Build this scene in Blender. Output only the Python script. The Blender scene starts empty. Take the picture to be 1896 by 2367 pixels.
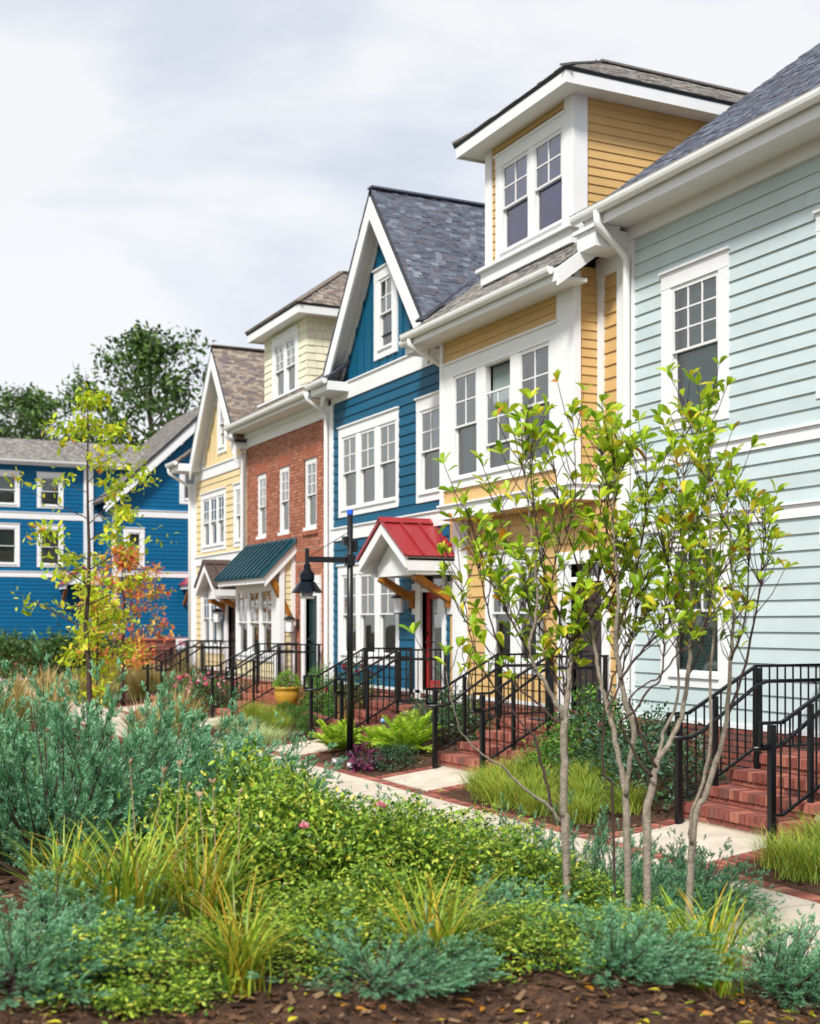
import bpy, math, random
import numpy as np
from mathutils import Vector, Matrix
rad = math.radians
scene = bpy.context.scene
COL = scene.collection
rng = random.Random(11)

# ------------------------------------------------------------------ camera
# world: X runs along the terrace (far end at -X), Y goes into the houses, path level z = 0
cam_d = bpy.data.cameras.new('camera'); cam = bpy.data.objects.new('camera', cam_d); COL.objects.link(cam)
VIEW = rad(25.7)
CV, SV = math.cos(VIEW), math.sin(VIEW)
cam.location = (0, 0, 2.0)
cam.rotation_euler = (rad(90), 0, rad(90) - VIEW)
cam_d.sensor_fit = 'HORIZONTAL'; cam_d.sensor_width = 36.0
cam_d.lens = 36.0 * 2960 / 1896
cam_d.shift_y = (1441 - 1183.5) / 1896
cam_d.clip_start = 0.1; cam_d.clip_end = 2000
cam_d.dof.use_dof = True; cam_d.dof.focus_distance = 11.5; cam_d.dof.aperture_fstop = 2.6
scene.camera = cam
scene.render.resolution_x = 820; scene.render.resolution_y = 1024

# ------------------------------------------------------------------ light
SUN = Vector((0.62, -0.70, 1.05)).normalized()
world = bpy.data.worlds.new('World'); scene.world = world; world.use_nodes = True
nt = world.node_tree; nt.nodes.clear()
def wn(t, **kw):
    n = nt.nodes.new(t)
    for k_, v_ in kw.items(): setattr(n, k_, v_)
    return n
out = wn('ShaderNodeOutputWorld'); bg = wn('ShaderNodeBackground'); bg2 = wn('ShaderNodeBackground'); mixs = wn('ShaderNodeMixShader')
sky = wn('ShaderNodeTexSky', sky_type='NISHITA', sun_disc=False)
sky.sun_elevation = math.asin(SUN.z); sky.sun_rotation = math.atan2(SUN.x, SUN.y)
sky.altitude = 50; sky.air_density = 1.0; sky.dust_density = 1.5; sky.ozone_density = 1.0
bg.inputs['Strength'].default_value = 0.11
nt.links.new(sky.outputs[0], bg.inputs['Color'])
tc = wn('ShaderNodeTexCoord'); mp = wn('ShaderNodeMapping'); mp.inputs['Scale'].default_value = (1.0, 1.0, 2.6)
mp.inputs['Location'].default_value = (3.1, 1.7, 0.45)
nt.links.new(tc.outputs['Generated'], mp.inputs['Vector'])
n1 = wn('ShaderNodeTexNoise'); n1.inputs['Scale'].default_value = 3.0; n1.inputs['Detail'].default_value = 7; n1.inputs['Roughness'].default_value = 0.52
n1.inputs['Distortion'].default_value = 0.25
nt.links.new(mp.outputs[0], n1.inputs['Vector'])
cr = wn('ShaderNodeValToRGB')
e = cr.color_ramp.elements
e[0].position = 0.37; e[0].color = (0.74, 0.79, 0.87, 1)
e[1].position = 0.53; e[1].color = (1.0, 1.0, 1.0, 1)
m_ = e.new(0.45); m_.color = (0.87, 0.90, 0.955, 1)
nt.links.new(n1.outputs['Fac'], cr.inputs['Fac'])
nt.links.new(cr.outputs[0], bg2.inputs['Color']); bg2.inputs['Strength'].default_value = 0.62
mixs.inputs[0].default_value = 0.88          # cloud cover
nt.links.new(bg.outputs[0], mixs.inputs[1]); nt.links.new(bg2.outputs[0], mixs.inputs[2])
nt.links.new(mixs.outputs[0], out.inputs['Surface'])
sd = bpy.data.lights.new('sun', 'SUN'); so = bpy.data.objects.new('sun', sd); COL.objects.link(so)
sd.energy = 3.0; sd.angle = rad(9); sd.color = (1.0, 0.975, 0.935)
so.rotation_euler = (-SUN).to_track_quat('-Z', 'Y').to_euler(); so.location = (0, -20, 40)
scene.view_settings.view_transform = 'Standard'; scene.view_settings.look = 'None'
scene.view_settings.gamma = 1.0; scene.view_settings.exposure = 0.69
scene.view_settings.use_curve_mapping = False

# ------------------------------------------------------------------ helpers
W = {}
def wloc(o): return W.get(o.name, Vector((0, 0, 0)))
def link(name, mesh, parent=None, loc=(0, 0, 0), rot=None, scale=None):
    o = bpy.data.objects.new(name, mesh); COL.objects.link(o)
    l = Vector(loc)
    if parent is not None:
        o.parent = parent; o.location = l - wloc(parent)
    else: o.location = l
    if rot is not None:
        o.rotation_mode = 'QUATERNION'; o.rotation_quaternion = rot
    if scale is not None: o.scale = scale
    W[o.name] = l
    return o
def tag(o, label=None, cat=None, group=None, kind=None):
    if label: o['label'] = label
    if cat: o['category'] = cat
    if group: o['group'] = group
    if kind: o['kind'] = kind
    return o
def thing(name, label, cat, loc=(0, 0, 0), group=None):
    o = link(name, None, None, loc); o.empty_display_size = 0.2
    return tag(o, label, cat, group)
def at(X, F, z=0.0):           # a spot given by its bearing (photo column, 0..1896) and its depth in metres
    t = (X - 948) / 2960
    return Vector((F * (-CV + SV * t), F * (SV + CV * t), z))
def at_px(X, Y, F):
    v = at(X, F); v.z = 2.0 + (1441 - Y) / 2960 * F
    return v
def depth(p): return -CV * p[0] + SV * p[1]

class MB:
    def __init__(s): s.v = []; s.f = []; s.m = []
    def add(s, vs, fs, m=0):
        b = len(s.v); s.v += [tuple(v) for v in vs]
        for f in fs: s.f.append(tuple(b + i for i in f)); s.m.append(m)
        return s
    def box(s, x0, x1, y0, y1, z0, z1, m=0):
        x0, x1 = min(x0, x1), max(x0, x1); y0, y1 = min(y0, y1), max(y0, y1); z0, z1 = min(z0, z1), max(z0, z1)
        return s.add([(x0,y0,z0),(x1,y0,z0),(x1,y1,z0),(x0,y1,z0),(x0,y0,z1),(x1,y0,z1),(x1,y1,z1),(x0,y1,z1)],
              [(0,3,2,1),(4,5,6,7),(0,1,5,4),(1,2,6,5),(2,3,7,6),(3,0,4,7)], m)
    def prism(s, poly, ext, m=0):      # polygon extruded by a vector
        n = len(poly); e_ = Vector(ext)
        a = [Vector(p) for p in poly]; b = [p + e_ for p in a]
        nr = Vector((0, 0, 0))
        for i in range(n): nr += a[i].cross(a[(i + 1) % n])
        if nr.dot(e_) > 0: a.reverse(); b.reverse()
        return s.add(a + b, [tuple(range(n)), tuple(range(2 * n - 1, n - 1, -1))] + [(i, i + n, (i + 1) % n + n, (i + 1) % n) for i in range(n)], m)
    def beam(s, p, q, w, h, up=(0, 0, 1), m=0):
        p, q = Vector(p), Vector(q); d = (q - p).normalized()
        a = d.cross(Vector(up)).normalized() * w / 2; b = a.cross(d).normalized() * h / 2
        vs = [p - a - b, p + a - b, p + a + b, p - a + b, q - a - b, q + a - b, q + a + b, q - a + b]
        return s.add(vs, [(0,1,2,3),(7,6,5,4),(0,4,5,1),(1,5,6,2),(2,6,7,3),(3,7,4,0)], m)
    def tube(s, pts, rs, n=8, m=0, cap=True):
        pts = [Vector(p) for p in pts]
        if not hasattr(rs, '__len__'): rs = [rs] * len(pts)
        b = len(s.v); prev = None
        for i, p in enumerate(pts):
            d = (pts[min(i + 1, len(pts) - 1)] - pts[max(i - 1, 0)])
            d = d.normalized() if d.length > 1e-9 else Vector((0, 0, 1))
            if prev is None:
                prev = d.orthogonal().normalized()
            a = (prev - d * prev.dot(d))
            a = a.normalized() if a.length > 1e-6 else d.orthogonal().normalized()
            prev = a; c = d.cross(a)
            for k in range(n):
                th = 2 * math.pi * k / n
                s.v.append(tuple(p + (a * math.cos(th) + c * math.sin(th)) * rs[i]))
        for i in range(len(pts) - 1):
            for k in range(n):
                k2 = (k + 1) % n
                s.f.append((b + i*n + k, b + i*n + k2, b + (i+1)*n + k2, b + (i+1)*n + k)); s.m.append(m)
        if cap:
            s.f.append(tuple(b + k for k in range(n - 1, -1, -1))); s.m.append(m)
            e_ = b + (len(pts) - 1) * n
            s.f.append(tuple(e_ + k for k in range(n))); s.m.append(m)
        return s
    def lathe(s, prof, c, n=20, m=0):  # profile [(r, z)] from bottom to top about a vertical axis
        b = len(s.v); c = Vector(c)
        for r, z in prof:
            for k in range(n):
                th = 2 * math.pi * k / n
                s.v.append((c.x + r * math.cos(th), c.y + r * math.sin(th), c.z + z))
        for i in range(len(prof) - 1):
            for k in range(n):
                k2 = (k + 1) % n
                s.f.append((b + i*n + k, b + i*n + k2, b + (i+1)*n + k2, b + (i+1)*n + k)); s.m.append(m)
        return s
    def mesh(s, name, mats, org=(0, 0, 0), smooth=False):
        me = bpy.data.meshes.new(name); o = Vector(org)
        me.from_pydata([tuple(Vector(v) - o) for v in s.v], [], s.f)
        if not isinstance(mats, (list, tuple)): mats = [mats]
        for m in mats: me.materials.append(m)
        if len(mats) > 1: me.polygons.foreach_set('material_index', s.m)
        if smooth: me.polygons.foreach_set('use_smooth', [True] * len(me.polygons))
        me.update(); return me
    def build(s, name, mats, parent=None, org=None, smooth=False):
        if org is None: org = wloc(parent) if parent is not None else (0, 0, 0)
        return link(name, s.mesh(name, mats, org, smooth), parent, org)

# ------------------------------------------------------------------ materials
MATS = {}
def srgb(h):
    c = [int(h[i:i + 2], 16) / 255 for i in (0, 2, 4)]
    return tuple((x / 12.92 if x < 0.04045 else ((x + 0.055) / 1.055) ** 2.4) for x in c)
def mat(name, col, rough=0.6, spec=0.4, metal=0.0, var=0.12, scale=6.0, objvar=0.0, bump=0.0, bscale=40.0, grain=None, coat=0.0, trans=0.0, detail=4.0):
    if name in MATS: return MATS[name]
    m = bpy.data.materials.new(name); m.use_nodes = True; MATS[name] = m
    t = m.node_tree; b = t.nodes['Principled BSDF']
    if isinstance(col, str): col = srgb(col)
    b.inputs['Roughness'].default_value = rough; b.inputs['Specular IOR Level'].default_value = spec
    b.inputs['Metallic'].default_value = metal; b.inputs['Coat Weight'].default_value = coat
    b.inputs['Base Color'].default_value = (*col, 1)
    L = t.links.new
    if var > 0 or bump > 0:
        tcn = t.nodes.new('ShaderNodeTexCoord'); mpn = t.nodes.new('ShaderNodeMapping')
        geo = t.nodes.new('ShaderNodeNewGeometry')
        if grain: mpn.inputs['Scale'].default_value = grain
        L(geo.outputs['Position'], mpn.inputs['Vector'])
    if var > 0:
        no = t.nodes.new('ShaderNodeTexNoise'); no.inputs['Scale'].default_value = scale; no.inputs['Detail'].default_value = detail
        L(mpn.outputs[0], no.inputs['Vector'])
        mr = t.nodes.new('ShaderNodeMapRange'); mr.inputs['From Min'].default_value = 0.25; mr.inputs['From Max'].default_value = 0.75
        mr.inputs['To Min'].default_value = 1 - var; mr.inputs['To Max'].default_value = 1 + var
        L(no.outputs['Fac'], mr.inputs['Value'])
        val = mr.outputs[0]
        if objvar > 0:
            oi = t.nodes.new('ShaderNodeObjectInfo'); m2 = t.nodes.new('ShaderNodeMapRange')
            m2.inputs['To Min'].default_value = 1 - objvar; m2.inputs['To Max'].default_value = 1 + objvar
            L(oi.outputs['Random'], m2.inputs['Value'])
            mu = t.nodes.new('ShaderNodeMath'); mu.operation = 'MULTIPLY'; L(val, mu.inputs[0]); L(m2.outputs[0], mu.inputs[1]); val = mu.outputs[0]
        hs = t.nodes.new('ShaderNodeHueSaturation'); hs.inputs['Color'].default_value = (*col, 1)
        L(val, hs.inputs['Value']); L(hs.outputs[0], b.inputs['Base Color'])
        csrc = hs.outputs[0]
        rr = t.nodes.new('ShaderNodeMapRange'); rr.inputs['To Min'].default_value = max(0.02, rough - 0.08); rr.inputs['To Max'].default_value = min(1, rough + 0.08)
        L(no.outputs['Fac'], rr.inputs['Value']); L(rr.outputs[0], b.inputs['Roughness'])
    if bump > 0:
        bn = t.nodes.new('ShaderNodeTexNoise'); bn.inputs['Scale'].default_value = bscale; bn.inputs['Detail'].default_value = 5
        L(mpn.outputs[0], bn.inputs['Vector'])
        bp = t.nodes.new('ShaderNodeBump'); bp.inputs['Strength'].default_value = bump; bp.inputs['Distance'].default_value = 0.02
        L(bn.outputs['Fac'], bp.inputs['Height']); L(bp.outputs[0], b.inputs['Normal'])
    if trans > 0:
        tr = t.nodes.new('ShaderNodeBsdfTranslucent'); mx = t.nodes.new('ShaderNodeMixShader'); mx.inputs[0].default_value = trans
        if var > 0: L(csrc, tr.inputs['Color'])
        else: tr.inputs['Color'].default_value = (*col, 1)
        o_ = t.nodes['Material Output']
        L(b.outputs[0], mx.inputs[1]); L(tr.outputs[0], mx.inputs[2]); L(mx.outputs[0], o_.inputs['Surface'])
    return m
def glass(name, tint, ior=1.52, boost=3.0, see=0.85):
    m = bpy.data.materials.new(name); m.use_nodes = True; t = m.node_tree; t.nodes.clear(); L = t.links.new
    o_ = t.nodes.new('ShaderNodeOutputMaterial'); tr = t.nodes.new('ShaderNodeBsdfTransparent'); tr.inputs[0].default_value = (*tint, 1)
    gl = t.nodes.new('ShaderNodeBsdfGlossy'); gl.inputs['Roughness'].default_value = 0.015
    geo = t.nodes.new('ShaderNodeNewGeometry'); no = t.nodes.new('ShaderNodeTexNoise'); no.inputs['Scale'].default_value = 1.7; no.inputs['Detail'].default_value = 1
    L(geo.outputs['Position'], no.inputs['Vector'])
    bp = t.nodes.new('ShaderNodeBump'); bp.inputs['Strength'].default_value = 0.05; bp.inputs['Distance'].default_value = 0.1
    L(no.outputs['Fac'], bp.inputs['Height']); L(bp.outputs[0], gl.inputs['Normal'])
    fr = t.nodes.new('ShaderNodeFresnel'); fr.inputs['IOR'].default_value = ior
    mu = t.nodes.new('ShaderNodeMath'); mu.operation = 'MULTIPLY'; mu.inputs[1].default_value = boost; mu.use_clamp = True
    mx = t.nodes.new('ShaderNodeMixShader')
    L(fr.outputs[0], mu.inputs[0]); L(mu.outputs[0], mx.inputs[0]); L(tr.outputs[0], mx.inputs[1]); L(gl.outputs[0], mx.inputs[2]); L(mx.outputs[0], o_.inputs['Surface'])
    return m

WHITE = mat('white_paint', (0.77, 0.775, 0.78), 0.5, 0.35, var=0.035, scale=3)
SOFFIT = mat('white_soffit_paint', (0.76, 0.76, 0.75), 0.6, 0.3, var=0.03, scale=3)
GUTTER = mat('white_aluminium_gutter', (0.80, 0.80, 0.78), 0.35, 0.5, var=0.04, scale=5)
SASH = mat('vinyl_sash', (0.72, 0.72, 0.71), 0.4, 0.4, var=0.03)
BLUE = mat('blue_board_paint', '0f5471', 0.55, 0.2, var=0.1, scale=2.4, objvar=0.09, bump=0.08, bscale=60, grain=(1, 1, 6))
OCHRE = mat('ochre_board_paint', 'c8a46c', 0.5, 0.3, var=0.07, scale=2.2, objvar=0.07, bump=0.08, bscale=60)
STRAW = mat('straw_board_paint', 'd6c294', 0.5, 0.35, var=0.05, scale=4, objvar=0.04)
MINT = mat('mint_board_paint', 'b9c7c7', 0.5, 0.3, var=0.06, scale=2.0, objvar=0.045, bump=0.08, bscale=60)
CREAM = mat('cream_shake_paint', 'dedac0', 0.6, 0.3, var=0.05, scale=5, objvar=0.04)
CREAMB = mat('cream_board_paint', 'd6cba4', 0.6, 0.3, var=0.05, scale=5, objvar=0.04)
BLUE2 = mat('deep_blue_board_paint', '005a84', 0.55, 0.2, var=0.06, scale=3, objvar=0.05)
BRICKS = [mat('brick_%s' % n, c_, 0.85, 0.2, var=0.22, scale=14, objvar=0.14, bump=0.25, bscale=90) for n, c_ in
          (('rose', 'b0705a'), ('russet', 'a86850'), ('terracotta', 'b67962'), ('umber', '9e604c'))]
PAVERS = [mat('paver_%s' % n, c_, 0.8, 0.25, var=0.2, scale=12, objvar=0.14, bump=0.2, bscale=80) for n, c_ in
          (('rust', '8e5346'), ('wine', '7d473e'), ('clay', '9f6554'), ('smoke', '744e47'))]
MORTAR = mat('mortar', 'b3a292', 0.95, 0.1, var=0.12, scale=20)
MORTARD = mat('mortar_dark', '8d7468', 0.95, 0.1, var=0.15, scale=20)
def pal(prefix, cols, rough=0.9): return [mat('%s_%s' % (prefix, w_), c_, rough, 0.2, var=0.25, scale=22, objvar=0.16, bump=0.35, bscale=160) for w_, c_ in zip(('ash', 'slate', 'dusk', 'pearl', 'bark'), cols)]
SH_BLUE = pal('slate_blue_shingle', ('636875', '5a5f6c', '525662', '767d88', '615f66'))
SH_GREY = pal('grey_shingle', ('7f7b77', '716d6a', '8b8680', '65615f', '837a71'))
SH_BROWN = pal('brown_shingle', ('857a72', '70675f', '928679', '645d60', '79695e'))
FLASH = mat('dark_flashing', '2a2d34', 0.5, 0.5, var=0.1)
REDMETAL = mat('red_metal_roof', '95292e', 0.33, 0.5, var=0.05, scale=3)
GREENMETAL = mat('dark_green_metal_roof', '15404c', 0.22, 0.6, var=0.08, scale=3)
BROWNMETAL = mat('brown_metal_roof', '4a3d3a', 0.35, 0.5, var=0.08, scale=3)
TIMBER = mat('stained_timber', '9a6016', 0.5, 0.4, var=0.35, scale=9, bump=0.2, bscale=30, grain=(1, 1, 1))
IRON = mat('black_iron', '0b0d12', 0.35, 0.5, var=0.15, scale=8)
BLUECAP = mat('blue_plastic_cap', '1259d6', 0.4, 0.5, var=0.03)
OPAL = mat('opal_glass', (0.78, 0.8, 0.82), 0.3, 0.5, var=0.04)
GLASS = glass('window_glass', (0.86, 0.9, 0.9))
SCREEN = glass('screened_window_glass', (0.74, 0.80, 0.79), boost=2.3)
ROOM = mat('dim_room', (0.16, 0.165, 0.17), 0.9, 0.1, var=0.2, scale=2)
CURT = mat('grey_curtain', '98a4a2', 0.9, 0.1, var=0.18, scale=2, objvar=0.3)
CURT2 = mat('teal_blind', '8fb0aa', 0.8, 0.2, var=0.1, scale=2)
LILAC = mat('lilac_curtain', '7a60d0', 0.8, 0.2, var=0.35, scale=4, detail=1)
CONC = mat('pale_concrete', 'bfb4a4', 0.85, 0.2, var=0.2, scale=3.2, bump=0.15, bscale=120, objvar=0.04)
MULCH = mat('brown_mulch', '4e3a2f', 0.95, 0.1, var=0.45, scale=18, bump=0.9, bscale=60, detail=8)
SOIL = mat('dark_soil', '3a2d25', 0.95, 0.1, var=0.4, scale=12, bump=0.8, bscale=45, detail=8)
REDDOOR = mat('red_door_paint', '9c2b2a', 0.4, 0.4, var=0.05)
DARKDOOR = mat('dark_brown_door_paint', '3b3231', 0.45, 0.4, var=0.08)
GREENDOOR = mat('dark_green_door_paint', '1d3735', 0.4, 0.4, var=0.06)
BRASS = mat('dark_metal_fitting', '2c2826', 0.35, 0.5, metal=0.6, var=0.05)

# ------------------------------------------------------------------ repeated pieces
CUBE = {}
def unit_cube(m):
    if m.name not in CUBE:
        CUBE[m.name] = MB().box(0, 1, 0, 1, 0, 1).mesh('piece_' + m.name, m)
    return CUBE[m.name]
WEDGE = {}
def unit_wedge(m):     # a lapped board: 0..1 along x, 0..1 up, butt at y=-1, top edge at y=-0.22
    if m.name not in WEDGE:
        b = MB(); b.add([(0,-1,0),(1,-1,0),(1,0,0),(0,0,0),(0,-.22,1),(1,-.22,1),(1,0,1),(0,0,1)],
              [(0,3,2,1),(4,5,6,7),(0,1,5,4),(1,2,6,5),(2,3,7,6),(3,0,4,7)])
        WEDGE[m.name] = b.mesh('board_' + m.name, m)
    return WEDGE[m.name]
QUAD = {}
def unit_quad(m):
    if m.name not in QUAD:
        QUAD[m.name] = MB().add([(0,0,0),(1,0,0),(1,0,1),(0,0,1)], [(0,1,2,3)]).mesh('pane_' + m.name, m)
    return QUAD[m.name]
CV8 = [(0,0,0),(1,0,0),(1,1,0),(0,1,0),(0,0,1),(1,0,1),(1,1,1),(0,1,1)]
CF6 = [(0,3,2,1),(4,5,6,7),(0,1,5,4),(1,2,6,5),(2,3,7,6),(3,0,4,7)]
def pieces(parent, name, items, mats, cap=300, rest='', key=None):
    """items: (loc, quat or None, scale, material index). The nearest `cap` become parts, the others one joined part."""
    items = sorted(items, key=key or (lambda it: depth(it[0])))
    for loc, q, sc, mi in items[:cap]:
        link(name, unit_cube(mats[mi]), parent, loc, q, sc)
    if len(items) > cap:
        b = MB()
        for loc, q, sc, mi in items[cap:]:
            l = Vector(loc)
            vs = [Vector((a * sc[0], c * sc[1], d * sc[2])) for a, c, d in CV8]
            if q is not None: vs = [q @ v for v in vs]
            b.add([v + l for v in vs], CF6, mi)
        tag(b.build(rest or (name + 'work'), mats, parent), kind='stuff')
class Wall:
    """A flat wall. face '-y': a runs along X; face '+x': a runs along Y. d is measured outwards."""
    def __init__(s, face, plane): s.face = face; s.p = plane
    def pt(s, a, d, z): return Vector((a, s.p - d, z)) if s.face == '-y' else Vector((s.p + d, a, z))
    def box(s, mb, a0, a1, d0, d1, z0, z1, m=0):
        p, q = s.pt(a0, d0, z0), s.pt(a1, d1, z1)
        return mb.box(p.x, q.x, p.y, q.y, p.z, q.z, m)
    def rot(s): return None if s.face == '-y' else Matrix.Rotation(math.pi / 2, 3, 'Z').to_quaternion()
    def quad(s, mb, pts, m=0):      # pts (a,d,z); made to face outwards for the given order on '-y'
        v = [s.pt(*p) for p in pts]
        return mb.add(v, [(0, 1, 2, 3)], m)
def inside(h, a, z): return h[0] < a < h[1] and h[2] < z < h[3]
def shell(parent, wall, a0, a1, z0, z1, holes, m, back=8.0, reveal=0.16, name='wall', rm=None):
    b = MB(); rv = MB()
    xs = sorted({a0, a1, *[h[0] for h in holes], *[h[1] for h in holes]}); xs = [x for x in xs if a0 <= x <= a1]
    zs = sorted({z0, z1, *[h[2] for h in holes], *[h[3] for h in holes]}); zs = [z for z in zs if z0 <= z <= z1]
    for i in range(len(xs) - 1):
        for j in range(len(zs) - 1):
            ca, cz = (xs[i] + xs[i+1]) / 2, (zs[j] + zs[j+1]) / 2
            if any(inside(h, ca, cz) for h in holes): continue
            wall.quad(b, [(xs[i], 0, zs[j]), (xs[i+1], 0, zs[j]), (xs[i+1], 0, zs[j+1]), (xs[i], 0, zs[j+1])])
    for h in holes:
        l, r, bo, t = h; R_ = -reveal
        rv = MB()
        wall.quad(rv, [(l, 0, bo), (l, R_, bo), (l, R_, t), (l, 0, t)]); wall.quad(rv, [(r, R_, bo), (r, 0, bo), (r, 0, t), (r, R_, t)])
        wall.quad(rv, [(l, R_, bo), (l, 0, bo), (r, 0, bo), (r, R_, bo)]); wall.quad(rv, [(l, 0, t), (l, R_, t), (r, R_, t), (r, 0, t)])
        rv.build('opening_lining', rm or WHITE, parent, wall.pt(l, 0, bo))
    B = -back
    wall.quad(b, [(a0, B, z0), (a0, 0, z0), (a0, 0, z1), (a0, B, z1)]); wall.quad(b, [(a1, 0, z0), (a1, B, z0), (a1, B, z1), (a1, 0, z1)])
    if back > 2: wall.quad(b, [(a1, B, z0), (a0, B, z0), (a0, B, z1), (a1, B, z1)])
    return b.build(name, m, parent)
def siding(parent, wall, a0, a1, z0, z1, m, expo=0.178, lip=0.026, holes=(), clip=None, name='clapboard', d=0.002, shake=None):
    n = max(1, round((z1 - z0) / expo)); e_ = (z1 - z0) / n
    for i in range(n):
        zb, zt = z0 + i * e_, z0 + (i + 1) * e_
        iv = [(a0, a1)]
        if clip:
            c_ = clip((zb + zt) / 2)
            if not c_: continue
            iv = [(max(a0, c_[0]), min(a1, c_[1]))]
        for h in holes:
            if h[2] < zt - 0.004 and h[3] > zb + 0.004:
                nv = []
                for p, q in iv:
                    if h[1] <= p or h[0] >= q: nv.append((p, q)); continue
                    if h[0] > p: nv.append((p, h[0]))
                    if h[1] < q: nv.append((h[1], q))
                iv = nv
        for p, q in iv:
            if q - p < 0.03: continue
            cuts = [p, q]
            if shake:
                cuts = [p]
                while cuts[-1] < q - shake[1]: cuts.append(cuts[-1] + rng.uniform(*shake))
                cuts.append(q)
            elif q - p > 2.2: cuts = [p, p + (q - p) * rng.uniform(.3, .7), q]
            for u, v in zip(cuts, cuts[1:]):
                link(name, unit_wedge(m), parent, wall.pt(u, d, zb), wall.rot(), (v - u - ((0.007 if shake else 0.003) if v != q else 0), lip * (rng.uniform(.8, 1.3) if shake else 1), e_))
def brickface(parent, wall, a0, a1, z0, z1, mats=None, holes=(), cap=300, bl=0.200, bh=0.058, jt=0.018, proud=0.011, d=0.0, mortar=None, name='brick', skipmortar=False):
    mats = mats or BRICKS
    if not skipmortar:
        pass
    items = []; r = 0; z = z0
    while z < z1 - 0.02:
        h = min(bh, z1 - z); off = 0 if r % 2 else -(bl + jt) / 2
        a = a0 + off
        while a < a1:
            p, q = max(a, a0), min(a + bl, a1); iv = [(p, q)]
            for ho in holes:
                if ho[2] < z + h * .6 and ho[3] > z + h * .4:
                    nv = []
                    for u, v in iv:
                        if ho[1] <= u or ho[0] >= v: nv.append((u, v)); continue
                        if ho[0] > u: nv.append((u, ho[0]))
                        if ho[1] < v: nv.append((ho[1], v))
                    iv = nv
            for u, v in iv:
                if v - u < 0.02: continue
                pr = proud + rng.uniform(-.002, .003)
                o_ = wall.pt(u, d + pr, z) if wall.face == '-y' else wall.pt(u, d - 0.02, z)
                sc = (v - u, pr + 0.02, h) if wall.face == '-y' else (pr + 0.02, v - u, h)
                items.append((o_, None, sc, rng.randrange(len(mats))))
            a += bl + jt
        z += bh + jt; r += 1
    pieces(parent, name, items, mats, cap, name + 'work')

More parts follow.
